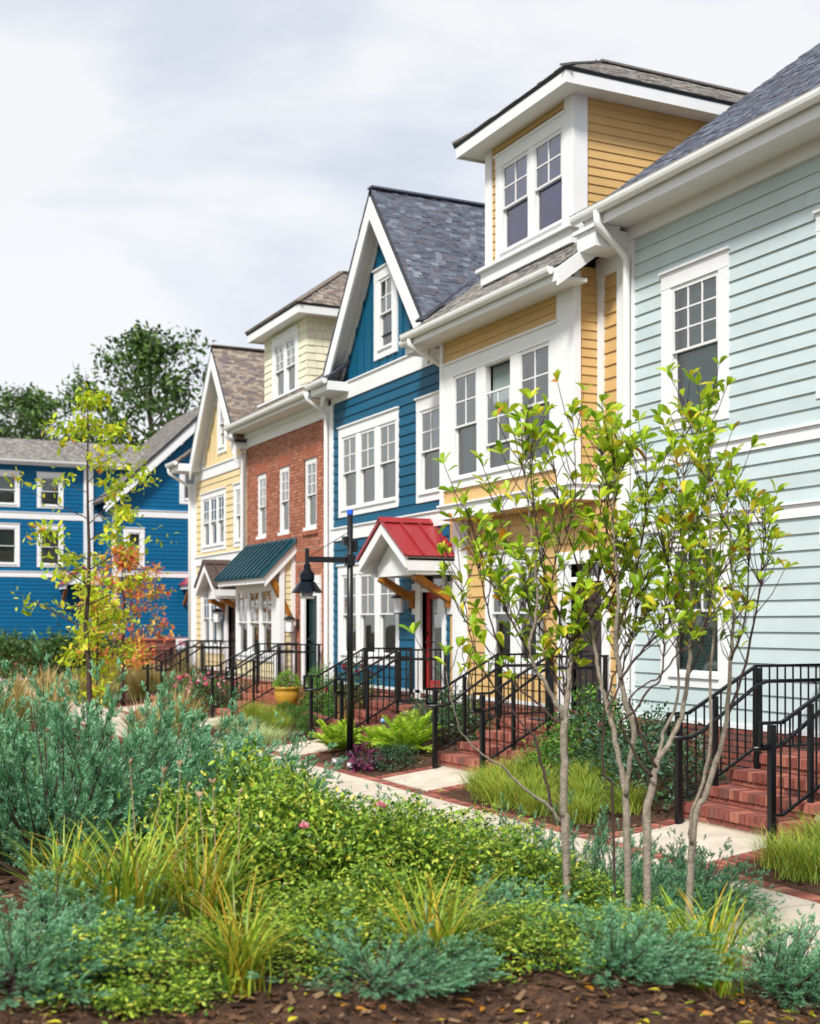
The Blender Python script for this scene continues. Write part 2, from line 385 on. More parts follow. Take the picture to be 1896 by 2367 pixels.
def fold_mesh(name, m, w, h, n=14, amp=0.02, horizontal=False):
    b = MB(); k_ = n * 2
    for i in range(k_ + 1):
        t = i / k_; d_ = amp * (1 if i % 2 else -1)
        if horizontal: b.v += [(0, d_, t * h), (w, d_, t * h)]
        else: b.v += [(t * w, d_, 0), (t * w, d_, h)]
    for i in range(k_):
        b.f.append((2*i, 2*i+1, 2*i+3, 2*i+2)); b.m.append(0)
    return b.mesh(name, m)
FOLD = {}
def window(parent, wall, a0, a1, z0, z1, cols=2, rows=2, split=0.5, inset=0.022, cur='curtain', drop=0.0, casing=None, top=True):
    """double-hung window: frame > upper sash with glazing bars, lower sash, panes, curtain, dim room."""
    fw = 0.026; D0 = -inset
    f = MB()
    wall.box(f, a0, a0 + fw, D0 - 0.05, D0 + 0.042, z0, z1); wall.box(f, a1 - fw, a1, D0 - 0.05, D0 + 0.042, z0, z1)
    wall.box(f, a0 + fw, a1 - fw, D0 - 0.05, D0 + 0.042, z1 - fw, z1); wall.box(f, a0 + fw, a1 - fw, D0 - 0.05, D0 + 0.046, z0, z0 + fw)
    win = f.build('window', SASH, parent, wall.pt((a0 + a1) / 2, 0, z0))
    A0, A1, Z0, Z1 = a0 + fw, a1 - fw, z0 + fw, z1 - fw; zm = Z0 + (Z1 - Z0) * split
    s = 0.032; q = wall.rot()
    def sash(nm, b0, b1, d0, d1, nc, nr, gm):
        u = MB()
        wall.box(u, A0 + .002, A0 + s, d0, d1, b0, b1); wall.box(u, A1 - s, A1 - .002, d0, d1, b0, b1)
        wall.box(u, A0 + s, A1 - s, d0, d1, b1 - s, b1); wall.box(u, A0 + s, A1 - s, d0, d1, b0, b0 + s)
        ga0, ga1, gz0, gz1 = A0 + s, A1 - s, b0 + s, b1 - s; mw = 0.022
        dm = (d0 + d1) / 2
        for i in range(1, nc):
            a = ga0 + (ga1 - ga0) * i / nc; wall.box(u, a - mw/2, a + mw/2, dm - .012, dm + .014, gz0, gz1)
        for j in range(1, nr):
            z = gz0 + (gz1 - gz0) * j / nr
            for i in range(nc):
                l = ga0 + (ga1 - ga0) * i / nc + (mw/2 if i else 0); r = ga0 + (ga1 - ga0) * (i + 1) / nc - (mw/2 if i < nc - 1 else 0)
                wall.box(u, l, r, dm - .010, dm + .012, z - mw/2, z + mw/2)
        u.build(nm, SASH, win)
        for i in range(nc):
            for j in range(nr):
                l = ga0 + (ga1 - ga0) * i / nc; r = ga0 + (ga1 - ga0) * (i + 1) / nc; t0 = gz0 + (gz1 - gz0) * j / nr; t1 = gz0 + (gz1 - gz0) * (j + 1) / nr
                link('pane', unit_quad(gm), win, wall.pt(l, dm, t0), q, (r - l, 1, t1 - t0))
    sash('upper_sash', zm - 0.02 - drop, Z1 - drop, D0 + 0.004, D0 + 0.04, cols, rows, GLASS)
    sash('lower_sash', Z0, zm + 0.02, D0 - 0.04, D0 - 0.002, 1, 1, SCREEN)
    w_, h_ = A1 - A0, Z1 - Z0
    if cur:
        key = (cur, round(w_, 2), round(h_, 2))
        if key not in FOLD:
            if cur == 'blind': FOLD[key] = fold_mesh('blind', CURT2, w_, h_, max(8, int(h_ / .05)), 0.008, True)
            elif cur == 'lilac': FOLD[key] = fold_mesh('curtain', LILAC, w_, h_, 5, 0.02)
            else: FOLD[key] = fold_mesh('curtain', CURT, w_, h_, max(4, int(w_ / .07)), 0.014)
        fr = 1.0 if cur != 'curtain' else (1.0 if drop else rng.choice((1.0, 1.0, .9, .78))); lf = rng.random() < .5
        link('blind' if cur == 'blind' else 'curtain', FOLD[key], win, wall.pt(A0 if lf else A1 - w_ * fr, D0 - (0.07 if cur == 'lilac' else rng.uniform(.08, .16)), Z0), q, (fr, 1, 1))
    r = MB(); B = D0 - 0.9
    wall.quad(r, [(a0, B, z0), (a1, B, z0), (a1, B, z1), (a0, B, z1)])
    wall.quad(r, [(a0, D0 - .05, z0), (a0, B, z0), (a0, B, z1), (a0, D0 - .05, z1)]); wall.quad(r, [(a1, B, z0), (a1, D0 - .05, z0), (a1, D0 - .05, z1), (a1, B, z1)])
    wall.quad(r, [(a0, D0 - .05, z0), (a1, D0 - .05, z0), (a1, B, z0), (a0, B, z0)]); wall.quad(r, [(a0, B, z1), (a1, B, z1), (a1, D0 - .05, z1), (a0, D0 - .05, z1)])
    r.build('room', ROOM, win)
    return win
def casing(parent, wall, a0, a1, z0, z1, units, head=0.19, m=None, d=0.034, z_open=None, sill=True, name='window_casing'):
    """flat white boards round one or more openings; units are (a0, a1) openings; z_open the opening's z range"""
    m = m or WHITE; b = MB(); zo0, zo1 = z_open
    us = sorted(units)
    wall.box(b, a0, us[0][0], 0.0, d, zo0, zo1); wall.box(b, us[-1][1], a1, 0.0, d, zo0, zo1)
    for (p, q), (r, s_) in zip(us, us[1:]): wall.box(b, q, r, 0.0, d - .004, zo0, zo1)
    wall.box(b, a0, a1, 0.0, d + 0.004, zo1, z1); wall.box(b, a0, a1, 0.0, d + 0.002, z0, zo0)
    o = b.build(name, m, parent, wall.pt((a0 + a1) / 2, 0, z0))
    c = MB(); wall.box(c, a0 - .02, a1 + .02, 0, d + .035, z1, z1 + .03); c.build('drip_cap', m, o)
    if sill:
        c = MB(); wall.box(c, us[0][0] - .02, us[-1][1] + .02, 0, d + .03, zo0 - .035, zo0); c.build('sill', m, o)
    return o
def band(parent, wall, a0, a1, z0, z1, d=0.04, cap=0.03, name='belt_board', m=None):
    b = MB(); wall.box(b, a0, a1, 0, d, z0, z1 - cap)
    if cap: wall.box(b, a0, a1, 0, d + 0.03, z1 - cap, z1)
    return b.build(name, m or WHITE, parent, wall.pt((a0 + a1) / 2, 0, z0))
def board(parent, wall, a0, a1, z0, z1, d=0.05, name='corner_board', m=None, d0=0.0):
    b = MB(); wall.box(b, a0, a1, d0, d, z0, z1); return b.build(name, m or WHITE, parent, wall.pt((a0 + a1) / 2, 0, z0))

# ------------------------------------------------------------------ roofs
def clip_poly(poly, cl):
    """Sutherland-Hodgman; both counter-clockwise lists of (u, v)"""
    out_ = poly
    for i in range(len(cl)):
        a, b = cl[i], cl[(i + 1) % len(cl)]; inp = out_; out_ = []
        if not inp: return []
        side = lambda p: (b[0]-a[0])*(p[1]-a[1]) - (b[1]-a[1])*(p[0]-a[0])
        for j in range(len(inp)):
            p, q = inp[j], inp[(j + 1) % len(inp)]; sp, sq = side(p), side(q)
            if sp >= 0: out_.append(p)
            if (sp >= 0) != (sq >= 0):
                t = sp / (sp - sq); out_.append((p[0] + (q[0]-p[0])*t, p[1] + (q[1]-p[1])*t))
    return out_
def roof_plane(parent, O, U, V, poly, mats, cap=300, thick=0.14, expo=0.088, deck=None, name='roof', tabs=(0.09, 0.19)):
    """a roof slope: deck slab plus separate shingles. poly is convex, counter-clockwise in (u, v) from O"""
    O, U, V = Vector(O), Vector(U).normalized(), Vector(V).normalized(); N = U.cross(V).normalized()
    P = lambda u, v, n=0.0: O + U * u + V * v + N * n
    dk = MB().prism([P(u, v, -0.006) for u, v in poly], -N * thick).build(name, deck or FLASH, parent, P(*poly[0]))
    q = Matrix((U, V, N)).transposed().to_quaternion()
    us = [p[0] for p in poly]; vs = [p[1] for p in poly]
    full = []; rest = MB(); r = 0; v = min(vs)
    area = lambda pl: abs(sum(pl[i][0]*pl[(i+1) % len(pl)][1] - pl[(i+1) % len(pl)][0]*pl[i][1] for i in range(len(pl)))) / 2
    part = []
    while v < max(vs):
        u = min(us) - rng.uniform(0, .3)
        while u < max(us):
            w = rng.uniform(*tabs); mi = rng.choices(range(len(mats)), (4, 4, 3, 2, 2))[0]; th = rng.choice((0.012, 0.017, 0.023))
            pl = [(u, v), (u + w - .004, v), (u + w - .004, v + expo + .01), (u, v + expo + .01)]
            cp = clip_poly(pl, poly)
            if len(cp) >= 3 and area(cp) > 0.0015:
                if area(cp) > area(pl) - 1e-5: full.append((P(u, v), q, (w - .004, expo + .01, th), mi))
                else: part.append((cp, th, mi))
            u += w
        v += expo; r += 1
    # largest = nearest to the camera
    full.sort(key=lambda it: depth(it[0]))
    tilt = Matrix.Rotation(0.0, 3, 'X').to_quaternion()
    for l, qq, sc, mi in full[:cap]: link('shingle', unit_cube(mats[mi]), dk, l, qq, sc)
    for l, qq, sc, mi in full[cap:]:
        vv = [l + qq @ Vector((a * sc[0], c * sc[1], d_ * sc[2])) for a, c, d_ in CV8]; rest.add(vv, CF6, mi)
    for cp, th, mi in part: rest.prism([P(a, c, 0) for a, c in cp], N * th, mi)
    if rest.v: tag(rest.build('shingle_courses', mats, dk), kind='stuff')
    return dk
def gutter(parent, p, q, outv, size=0.12, name='gutter'):
    """half-round trough from p to q (top outer line at wall side); outv points away from the house"""
    p, q, o_ = Vector(p), Vector(q), Vector(outv)
    b = MB(); n = 9; d = (q - p).normalized()
    prof = [(0, 0.0)] + [(size/2 - size/2 * math.cos(math.pi * k / n), -size * .85 * math.sin(math.pi * k / n)) for k in range(n + 1)] + [(size * 1.06, .012)]
    inner = [(x * .9 + size * .05, z * .88 + .0) for x, z in reversed(prof)]
    pr = prof + inner
    m_ = len(pr)
    for e_ in (p, q):
        for x, z in pr: b.v.append(tuple(e_ + o_ * x + Vector((0, 0, z))))
    for i in range(m_):
        j = (i + 1) % m_; b.f.append((i, j, m_ + j, m_ + i)); b.m.append(0)
    half = [i for i in range(len(prof))]
    b.f.append(tuple(half)); b.m.append(0); b.f.append(tuple(m_ + i for i in reversed(half))); b.m.append(0)
    return b.build(name, GUTTER, parent, p)
def downspout(parent, pts, r=0.042, name='downspout'):
    # smooth the corners
    P_ = [Vector(p) for p in pts]; out_ = [P_[0]]
    for i in range(1, len(P_) - 1):
        a, b, c = P_[i-1], P_[i], P_[i+1]; k = min(.09, (a-b).length * .45, (c-b).length * .45)
        s, t = b + (a-b).normalized()*k, b + (c-b).normalized()*k
        for j in range(5):
            w = j / 4; out_.append(s*(1-w)**2 + b*2*w*(1-w) + t*w*w)
    out_.append(P_[-1])
    return MB().tube(out_, r, 10).build(name, GUTTER, parent, P_[-1], smooth=True)
# ================================================================== the setting: ground and paths
def zmain(y): return 6.95 + 0.75 * (y - 9.45)
PHI = math.atan(0.75); CP, SP = math.cos(PHI), math.sin(PHI)

gb = MB(); gb.add([(-700, -500, -0.24), (300, -500, -0.24), (300, 500, -0.24), (-700, 500, -0.24)], [(0, 1, 2, 3)])
tag(gb.build('ground', SOIL), kind='structure')

DOORS = {'mint': -9.9, 'ochre': -15.42, 'blue': -20.22, 'brick': -26.1, 'straw': -31.7}
MY0, MY1 = 5.6, 7.1; WZ = -0.15
def zb(y): return WZ + .12 * max(0.0, min(1.0, (y - 7.3) / 1.0))
walk = tag(MB().box(-60, 2, MY0 - .22, MY1 + .22, WZ - .2, WZ - 0.03).build('walkway', MORTARD), kind='structure')
x = -60.0
while x < 2:
    link('slab', unit_cube(CONC), walk, (x + .006, MY0 + .004, WZ - 0.06), None, (1.488, MY1 - MY0 - .008, 0.06 + rng.uniform(-.003, .003)))
    x += 1.5
it = []
x = -34.0
while x < 1.5:
    for y_ in (MY0 - .205, MY1 + .005):
        it.append(((x, y_, WZ - 0.07), None, (0.096, 0.198, 0.068 + rng.uniform(-.003, .003)), rng.choices(range(4), (4, 3, 3, 2))[0]))
    x += 0.104
pieces(walk, 'brick', it, PAVERS, 300, 'border_bricks', key=lambda t: abs(depth(t[0]) - 17))
for nm, cx in DOORS.items():
    q0, q1 = MY1 + .225, 8.3
    bw = tag(MB().prism([(cx - .95, q0, -.4), (cx - .95, q1, -.4), (cx - .95, q1, zb(q1) - .032), (cx - .95, q0, zb(q0) - .032)], (1.9, 0, 0)).build('branch_path', MORTARD, None, (cx, 7.4, 0)), kind='structure')
    MB().prism([(cx - .71, q0 + .006, -.3), (cx - .71, q1 - .01, -.3), (cx - .71, q1 - .01, zb(q1)), (cx - .71, q0 + .006, zb(q0))], (1.42, 0, 0)).build('slab', CONC, bw)
    it = []; y = MY1 + .23
    while y < 8.2:
        for sx in (cx - .93, cx + .725):
            it.append(((sx, y, zb(y + .05) - .07), None, (0.2, 0.094, 0.07 + rng.uniform(-.003, .003)), rng.choices(range(4), (4, 3, 3, 2))[0]))
        y += 0.102
    pieces(bw, 'brick', it, PAVERS, 40)

# ================================================================== building pieces shared by the houses
def door(parent, wall, a0, a1, z0, z1, ztr, leaf, glazed=False, trim=0.16, trim_l=None, cut=0.12):
    tl = trim if trim_l is None else trim_l
    f = MB()
    wall.box(f, a0 - tl, a0, -cut, .05, z0 - .02, ztr + .02); wall.box(f, a1, a1 + trim, -cut, .05, z0 - .02, ztr + .02)
    wall.box(f, a0 - tl, a1 + trim, 0.001, .06, ztr + .02, ztr + .2); wall.box(f, a0, a1, -cut, .02, z1, z1 + .07)
    wall.box(f, a0, a1, -cut - .02, .06, z0 - .05, z0)
    fr = f.build('door_frame', WHITE, parent, wall.pt((a0 + a1) / 2, 0, z0))
    b = MB(); s = 0.12 if glazed else .11
    wall.box(b, a0 + .01, a0 + s, -cut + .0, -cut + .045, z0, z1); wall.box(b, a1 - s, a1 - .01, -cut, -cut + .045, z0, z1)
    wall.box(b, a0 + s, a1 - s, -cut, -cut + .045, z1 - .12, z1)
    lo = z0 + (0.32 if glazed else .22)
    wall.box(b, a0 + s, a1 - s, -cut, -cut + .045, z0, lo)
    if not glazed:
        zm_ = z0 + .95; am = (a0 + a1) / 2
        wall.box(b, a0 + s, a1 - s, -cut, -cut + .045, zm_, zm_ + .14); wall.box(b, am - .05, am + .05, -cut, -cut + .045, lo, zm_); wall.box(b, am - .05, am + .05, -cut, -cut + .045, zm_ + .14, z1 - .12)
        wall.box(b, a0 + s, a1 - s, -cut, -cut + .025, lo, z1 - .12)
    d = b.build('door', leaf, parent, wall.pt((a0 + a1) / 2, 0, z0))
    q = wall.rot()
    if glazed:
        link('pane', unit_quad(GLASS), d, wall.pt(a0 + s, -cut + .022, lo), q, (a1 - a0 - 2 * s, 1, z1 - .12 - lo))
        link('blind', fold_mesh('blind', OPAL, a1 - a0 - 2*s, z1 - .12 - lo, 24, .006, True), d, wall.pt(a0 + s, -cut - .03, lo), q)
    h = MB(); p = wall.pt(a0 + .07, -cut + .045, z0 + 1.0); o_ = wall.pt(0, 1, 0) - wall.pt(0, 0, 0)
    h.tube([p, p + o_ * .05], .018, 8); h.beam(p + o_ * .05, p + o_ * .05 + (wall.pt(.12, 0, 0) - wall.pt(0, 0, 0)), .02, .025)
    h.tube([p + Vector((0, 0, .16)), p + o_ * .03 + Vector((0, 0, .16))], .028, 10)
    h.build('door_handle', BRASS, d)
    if ztr > z1 + .1:
        link('transom_pane', unit_quad(GLASS), fr, wall.pt(a0, -cut + .03, z1 + .07), q, (a1 - a0, 1, ztr + .02 - z1 - .07))
    r = MB(); B = -cut - .35
    wall.quad(r, [(a0 - .1, B, z0), (a1 + .1, B, z0), (a1 + .1, B, ztr + .1), (a0 - .1, B, ztr + .1)]); r.build('hall', ROOM, fr)
    return d
def soffit_box(parent, x0, x1, y0, y1, z0, z1, name='soffit', m=None):
    return MB().box(x0, x1, y0, y1, z0, z1).build(name, m or SOFFIT, parent, (x0, y0, z0))
def main_roof(parent, x0, x1, y0, mats, cap, ridge=14.2, z0=None, trim=True):
    z0 = zmain(y0) if z0 is None else z0
    S = (ridge - y0) / CP
    d = roof_plane(parent, (x0, y0, z0), (1, 0, 0), (0, CP, SP), [(0, 0), (x1 - x0, 0), (x1 - x0, S), (0, S)], mats, cap)
    roof_plane(parent, (x1, 2 * ridge - y0, z0), (-1, 0, 0), (0, -CP, SP), [(0, 0), (x1 - x0, 0), (x1 - x0, S), (0, S)], mats, 0, expo=.3, tabs=(.4, .7))
    return d
def side_gables(parent, x0, x1, z0, y0, y1, m):
    ym = 14.2; b = MB(); zt = z0 + .75 * (ym - y0)
    for xx in (x0, x1): b.prism([(xx, y0, z0), (xx, 2 * ym - y0, z0), (xx, ym, zt)], (.1 if xx == x0 else -.1, 0, 0))
    b.build('party_gable', m, parent)
def dormer(parent, x0, x1, y, z0, z1, sid, roofm, units, zo, cas, expo, slope, cols, rows, oh=0.35, L=3.2, cap=150, cur='curtain', corner=0.14, base=True, shake=False):
    """hipped dormer: walls, boards, a pair of windows, overhanging hipped roof"""
    wl = Wall('-y', y); holes = [(u[0], u[1], zo[0], zo[1]) for u in units]
    shell(parent, wl, x0, x1, z0 - .5, z1, holes, sid, back=L, name='dormer_wall')
    siding(parent, wl, x0, x1, z0, z1, sid, expo, .02, [(cas[0], cas[1], cas[2], cas[3])], name='shake' if shake else 'clapboard', shake=(.12, .26) if shake else None)
    side = Wall('+x', x1); siding(parent, side, y + .0, y + (1.5 if shake else L - .2), z0 - .0, z1, sid, expo, .02, name='shake' if shake else 'clapboard', shake=(.12, .26) if shake else None)
    casing(parent, wl, cas[0], cas[1], cas[2], cas[3], units, z_open=zo)
    for u in units: window(parent, wl, u[0], u[1], zo[0], zo[1], cols, rows, cur=cur)
    if corner:
        board(parent, wl, x0, x0 + corner, z0, z1, .045); board(parent, wl, x1 - corner, x1 + .045, z0, z1, .045)
        board(parent, side, y - .042, y + corner, z0, z1, .046)
    if base:
        b = MB(); b.box(x0 - .06, x1 + .06, y - .09, y + .02, z0 - .02, z0 + .19); b.box(x0 - .12, x1 + .12, y - .16, y + .02, z0 + .19, z0 + .24)
        b.build('dormer_base_board', WHITE, parent, (x0, y, z0))
    X0, X1, Y0 = x0 - oh, x1 + oh, y - oh
    soffit_box(parent, X0 + .02, X1 - .02, Y0 + .02, y + L, z1 - .02, z1 + .02)
    b = MB(); b.box(X0, X1, Y0 - .03, Y0, z1 - .05, z1 + .14); b.box(X1, X1 + .03, Y0 - .03, y + L, z1 - .05, z1 + .14); b.box(X0 - .03, X0, Y0 - .03, y + L, z1 - .05, z1 + .14)
    b.build('fascia', WHITE, parent, (X0, Y0, z1))
    X0 -= .06; X1 += .06; Y0 -= .06
    hw = (X1 - X0) / 2; th = math.atan(slope); c_, s_ = math.cos(th), math.sin(th); S = hw / c_; zz = z1 + .16; Lr = y + L + 1.5 - Y0
    roof_plane(parent, (X0, Y0, zz), (1, 0, 0), (0, c_, s_), [(0, 0), (2 * hw, 0), (hw, S)], roofm, cap, .04, name='dormer_roof')
    roof_plane(parent, (X1, Y0, zz), (0, 1, 0), (-c_, 0, s_), [(0, 0), (Lr, 0), (Lr, S), (hw, S)], roofm, cap, .04, name='dormer_roof')
    roof_plane(parent, (X0, Y0 + Lr, zz), (0, -1, 0), (c_, 0, s_), [(0, 0), (Lr, 0), (Lr - hw, S), (0, S)], roofm, 0, .04, name='dormer_roof')
    b = MB(); ap = Vector(((X0 + X1) / 2, Y0 + hw, zz + hw * slope + .02))
    for e_ in ((X0, Y0, zz + .02), (X1, Y0, zz + .02)): b.beam(e_, ap, .16, .03)
    b.beam(ap, ap + Vector((0, Lr - hw, 0)), .2, .03); b.build('hip_caps', roofm[1], parent)
def gable_front(parent, wl, ax, az, half, ze, yf, sid, roofm, win, cas, cols, rows, cap, base, spacing=0.36, back=5.2, rw=0.26, slope_ext=0.0, batm=None):
    """steep front gable: board and batten wall, raking boards, soffit, two shingled slopes. base = wall foot"""
    y = wl.p; th = math.atan2(az - ze, half); c_, s_ = math.cos(th), math.sin(th); S = half / c_
    hb = half * (az - .17 - base) / (az - ze)
    tri = [(ax - hb, base), (ax + hb, base), (ax, az - .17)]
    tri = clip_poly(tri, [(ax - half + .25, base), (ax + half - .25, base), (ax + half - .25, az), (ax - half + .25, az)])
    big = 50
    regs = [[(-99, base), (win[0], base), (win[0], big), (-99, big)], [(win[1], base), (99, base), (99, big), (win[1], big)],
            [(win[0], base), (win[1], base), (win[1], win[2]), (win[0], win[2])], [(win[0], win[3]), (win[1], win[3]), (win[1], big), (win[0], big)]]
    b = MB()
    for r in regs:
        p = clip_poly(tri, r)
        if len(p) >= 3: b.prism([(u, y, v) for u, v in p], (0, .12, 0))
    b.build('gable_wall', sid, parent, (ax, y, base))
    hz = lambda xx: az - abs(xx - ax) * (az - ze) / half - .1
    n = int(half / spacing) + 1
    for i in range(-n, n + 1):
        xx = ax + (i + .0) * spacing; zt = hz(xx)
        segs = [(base, zt)]
        if cas[0] - .02 < xx < cas[1] + .02: segs = [(base, cas[2]), (cas[3], zt)]
        for p, q in segs:
            if q - p > .05 and abs(xx - ax) < half - .28: link('batten', unit_cube(sid), parent, (xx - .022, y - .024, p), None, (.044, .024, q - p))
    casing(parent, wl, *cas, [(win[0], win[1])], z_open=(win[2], win[3]))
    window(parent, wl, *win, cols=cols, rows=rows)
    L = y + back - yf
    roof_plane(parent, (ax + half, yf - .03, ze), (0, 1, 0), (-c_, 0, s_), [(0, 0), (L, 0), (L, S), (0, S)], roofm, cap, .09, name='gable_roof')
    roof_plane(parent, (ax - half, yf - .03 + L, ze), (0, -1, 0), (c_, 0, s_), [(0, 0), (L, 0), (L, S), (0, S)], roofm, 0, .09, name='gable_roof')
    MB().beam((ax, yf - .04, az + .012), (ax, yf + L, az + .012), .2, .035).build('ridge_cap', roofm[1], parent, (ax, yf, az))
    v = rw / c_
    for sg in (-1, 1):
        xe = ax + sg * half; lo = .1 / c_
        MB().prism([(ax, yf - .045, az - lo), (ax, yf - .045, az - lo - v), (xe, yf - .045, ze - lo - v), (xe + sg * .0, yf - .045, ze - lo)], (0, .045, 0)).build('rake_board', WHITE, parent, (xe, yf, ze))
        so = .11 / c_
        MB().prism([(ax, yf, az - so), (ax, yf, az - so - .05), (xe, yf, ze - so - .05), (xe, yf, ze - so)], (0, y - yf - .001, 0)).build('rake_soffit', SOFFIT, parent, (xe, yf, ze))
        MB().prism([(ax, y - .06, az - so - .05), (ax, y - .06, az - so - .05 - .16 / c_), (xe - sg * .2, y - .06, ze - so - .05 - .16 / c_ + .2 * math.tan(th)), (xe - sg * .2, y - .06, ze - so - .05 + .2 * math.tan(th))], (0, .059, 0)).build('rake_frieze', SOFFIT, parent, (xe, yf, ze))
def canopy(parent, cx, yf, yw, half, ze, za, metal, seams=3, fd=0.24, bz=2.3, brk=0.62):
    """gabled porch canopy: white frame with raking boards > metal panels, ridge cap, timber brackets"""
    th = math.atan2(za - ze, half); c_, s_ = math.cos(th), math.sin(th); S = half / c_
    b = MB(); v = .16 / c_
    for sg in (-1, 1):
        xe = cx + sg * half
        b.prism([(cx, yf, za - .03), (cx, yf, za - .03 - v), (xe, yf, ze - .03 - v), (xe, yf, ze - .03)], (0, .05, 0))
        b.prism([(cx, yf + .05, za - .05), (cx, yf + .05, za - .09), (xe, yf + .05, ze - .09), (xe, yf + .05, ze - .05)], (0, yw - yf - .05, 0))
        b.box(xe - .05 if sg > 0 else xe, xe if sg > 0 else xe + .05, yf + .05, yw, ze - .26, ze - .04)
        b.box(xe - .16 if sg > 0 else xe + .03, xe - .03 if sg > 0 else xe + .16, yf + .22, yw, ze - .32, ze - .26)
    b.box(cx - half + .2, cx + half - .2, yf + .28, yf + .36, ze - .32, ze - .12)
    b.prism([(cx - half + .2, yf + .30, ze - .12), (cx + half - .2, yf + .30, ze - .12), (cx, yf + .30, za - .12)], (0, .04, 0))
    b.box(cx - half + .2, cx + half - .2, yf + .36, yw, ze - .30, ze - .26)
    fr = b.build('porch_canopy', WHITE, parent, (cx, yf, ze))
    n = seams; y0, y1 = yf - .04, yw; pw = (y1 - y0) / n
    for sg in (-1, 1):
        N = Vector((sg * s_, 0, c_)); xe = cx + sg * (half + .04); zz = ze - .04 * (za - ze) / half
        for i in range(n):
            a, e_ = y0 + i * pw + .003, y0 + (i + 1) * pw - .003
            p = [Vector((xe, a, zz)), Vector((xe, e_, zz)), Vector((cx, e_, za)), Vector((cx, a, za))]
            q = MB().prism(p, N * .018)
            for yy in ((a,) if i else (a,)): q.beam(Vector((xe, yy + .012, zz)) + N * .03, Vector((cx, yy + .012, za)) + N * .03, .022, .05, N)
            if i == n - 1: q.beam(Vector((xe, e_ - .012, zz)) + N * .03, Vector((cx, e_ - .012, za)) + N * .03, .022, .05, N)
            q.build('roof_panel', metal, fr)
    b = MB(); d = .12
    b.prism([(cx - d, y0 - .01, za - d * math.tan(th) + .055), (cx, y0 - .01, za + .075), (cx + d, y0 - .01, za - d * math.tan(th) + .055), (cx, y0 - .01, za + .05)], (0, y1 - y0, 0)); b.build('ridge_cap', metal, fr)
    for sg in (-1, 1):
        x_ = cx + sg * (half - .27)
        k = MB(); p, q = Vector((x_, yw - .04, bz + .12)), Vector((x_, yf + .3, ze - .34))
        k.beam(p, q, .12, .17, (1, 0, 0)); k.box(x_ - .06, x_ + .06, yw - .1, yw - .03, bz - .02, bz + .3)
        k.build('bracket', TIMBER, fr)
        MB().box(x_ - .09, x_ + .09, yw - .03, yw - .001, bz - .14, bz + .42).build('bracket_block', WHITE, fr)
    return fr
def lantern(x, y, z, label):
    t = thing('wall_lantern', label, 'lantern', (x, y, z), 'wall lanterns beside the doors')
    b = MB(); b.box(x - .06, x + .06, y - .02, y, z - .12, z + .12); b.beam((x, y - .02, z + .1), (x, y - .2, z + .16), .03, .03); b.build('back_plate', IRON, t)
    b = MB(); b.lathe([(.14, .10), (.145, .115), (.07, .17), (.03, .19), (.0, .2)], (x, y - .2, z), 16); b.lathe([(.0, .10), (.14, .10)], (x, y - .2, z), 16); b.build('lamp_hood', IRON, t)
    b = MB(); b.lathe([(0, -.17), (.085, -.17), (.105, .10)], (x, y - .2, z), 6); b.build('lamp_glass', OPAL, t)
    b = MB(); b.lathe([(0, -.19), (.095, -.19), (.095, -.168), (0, -.168)], (x, y - .2, z), 6); b.build('lamp_base', IRON, t)
    return t

# ================================================================== blue gabled house
YW = 10.2
HB = thing('terraced_house', 'deep blue clapboard house with steep front gable, red canopy and red door', 'house', (-22.25, YW, 0), 'terraced houses in the row')
wl = Wall('-y', YW); x0, x1 = -24.93, -19.6
tri = [(-24.37, -23.63), (-23.47, -22.71), (-22.53, -21.75)]; up = (4.34, 5.82); lo = (1.38, 2.99)
holes = [(a, b, *up) for a, b in tri] + [(a, b, *lo) for a, b in tri] + [(-20.72, -19.91, *up), (-20.68, -19.82, 0.64, 2.97)]
shell(HB, wl, x0, x1, 0.0, 6.925, holes, BLUE)
hs = [(-24.38, -21.74, 4.3, 5.84), (-20.73, -19.9, 4.3, 5.84), (-24.38, -21.74, 1.34, 3.0), (-20.85, -19.7, .6, 3.05)]
siding(HB, wl, -24.85, x1, .80, 3.70, BLUE, .18, .028, hs); siding(HB, wl, -24.85, x1, 3.99, 6.6, BLUE, .18, .028, hs)
casing(HB, wl, -24.54, -21.63, 4.18, 6.02, tri, z_open=up); casing(HB, wl, -24.57, -21.61, 1.2, 3.18, tri, z_open=lo); casing(HB, wl, -20.87, -19.74, 4.17, 6.04, [(-20.72, -19.91)], z_open=up)
for a, b in tri: window(HB, wl, a, b, *up, 2, 2); window(HB, wl, a, b, *lo, 2, 2)
window(HB, wl, -20.72, -19.91, *up, 2, 2)
band(HB, wl, x0, x1, 3.71, 3.99); band(HB, wl, x0, x1, 6.58, 6.93)
board(HB, wl, -25.06, -24.83, .62, 6.58, .05)
door(HB, wl, -20.68, -19.82, .66, 2.56, 2.92, REDDOOR, True, .12, .2)
gable_front(HB, wl, -22.22, 10.26, 2.48, 7.06, 9.88, BLUE, SH_BLUE, (-22.53, -21.92, 7.28, 8.62), (-22.75, -21.70, 7.1, 8.82), 2, 2, 300, 6.93)
main_roof(HB, x0, x1, 10.22, SH_BLUE, 0)
for a, b in ((-24.93, -23.98), (-20.35, -19.62)):     # eave returns either side of the gable
    roof_plane(HB, (a, 9.68, 6.95), (1, 0, 0), (0, CP, SP), [(0, 0), (b - a, 0), (b - a, .63), (0, .63)], SH_BLUE, 20, .05, name='return_roof')
    MB().box(a, b, 9.7, 10.2, 6.72, 6.9).build('eave_return', WHITE, HB, (a, 9.5, 6.7))
    gutter(HB, (a, 9.69, 6.94), (b, 9.69, 6.94), (0, -1, 0))
brickface(HB, wl, x0, x1, 0.0, .74, PAVERS, cap=120, d=.03)
board(HB, wl, x0, x1, .745, .80, .05, 'water_table')
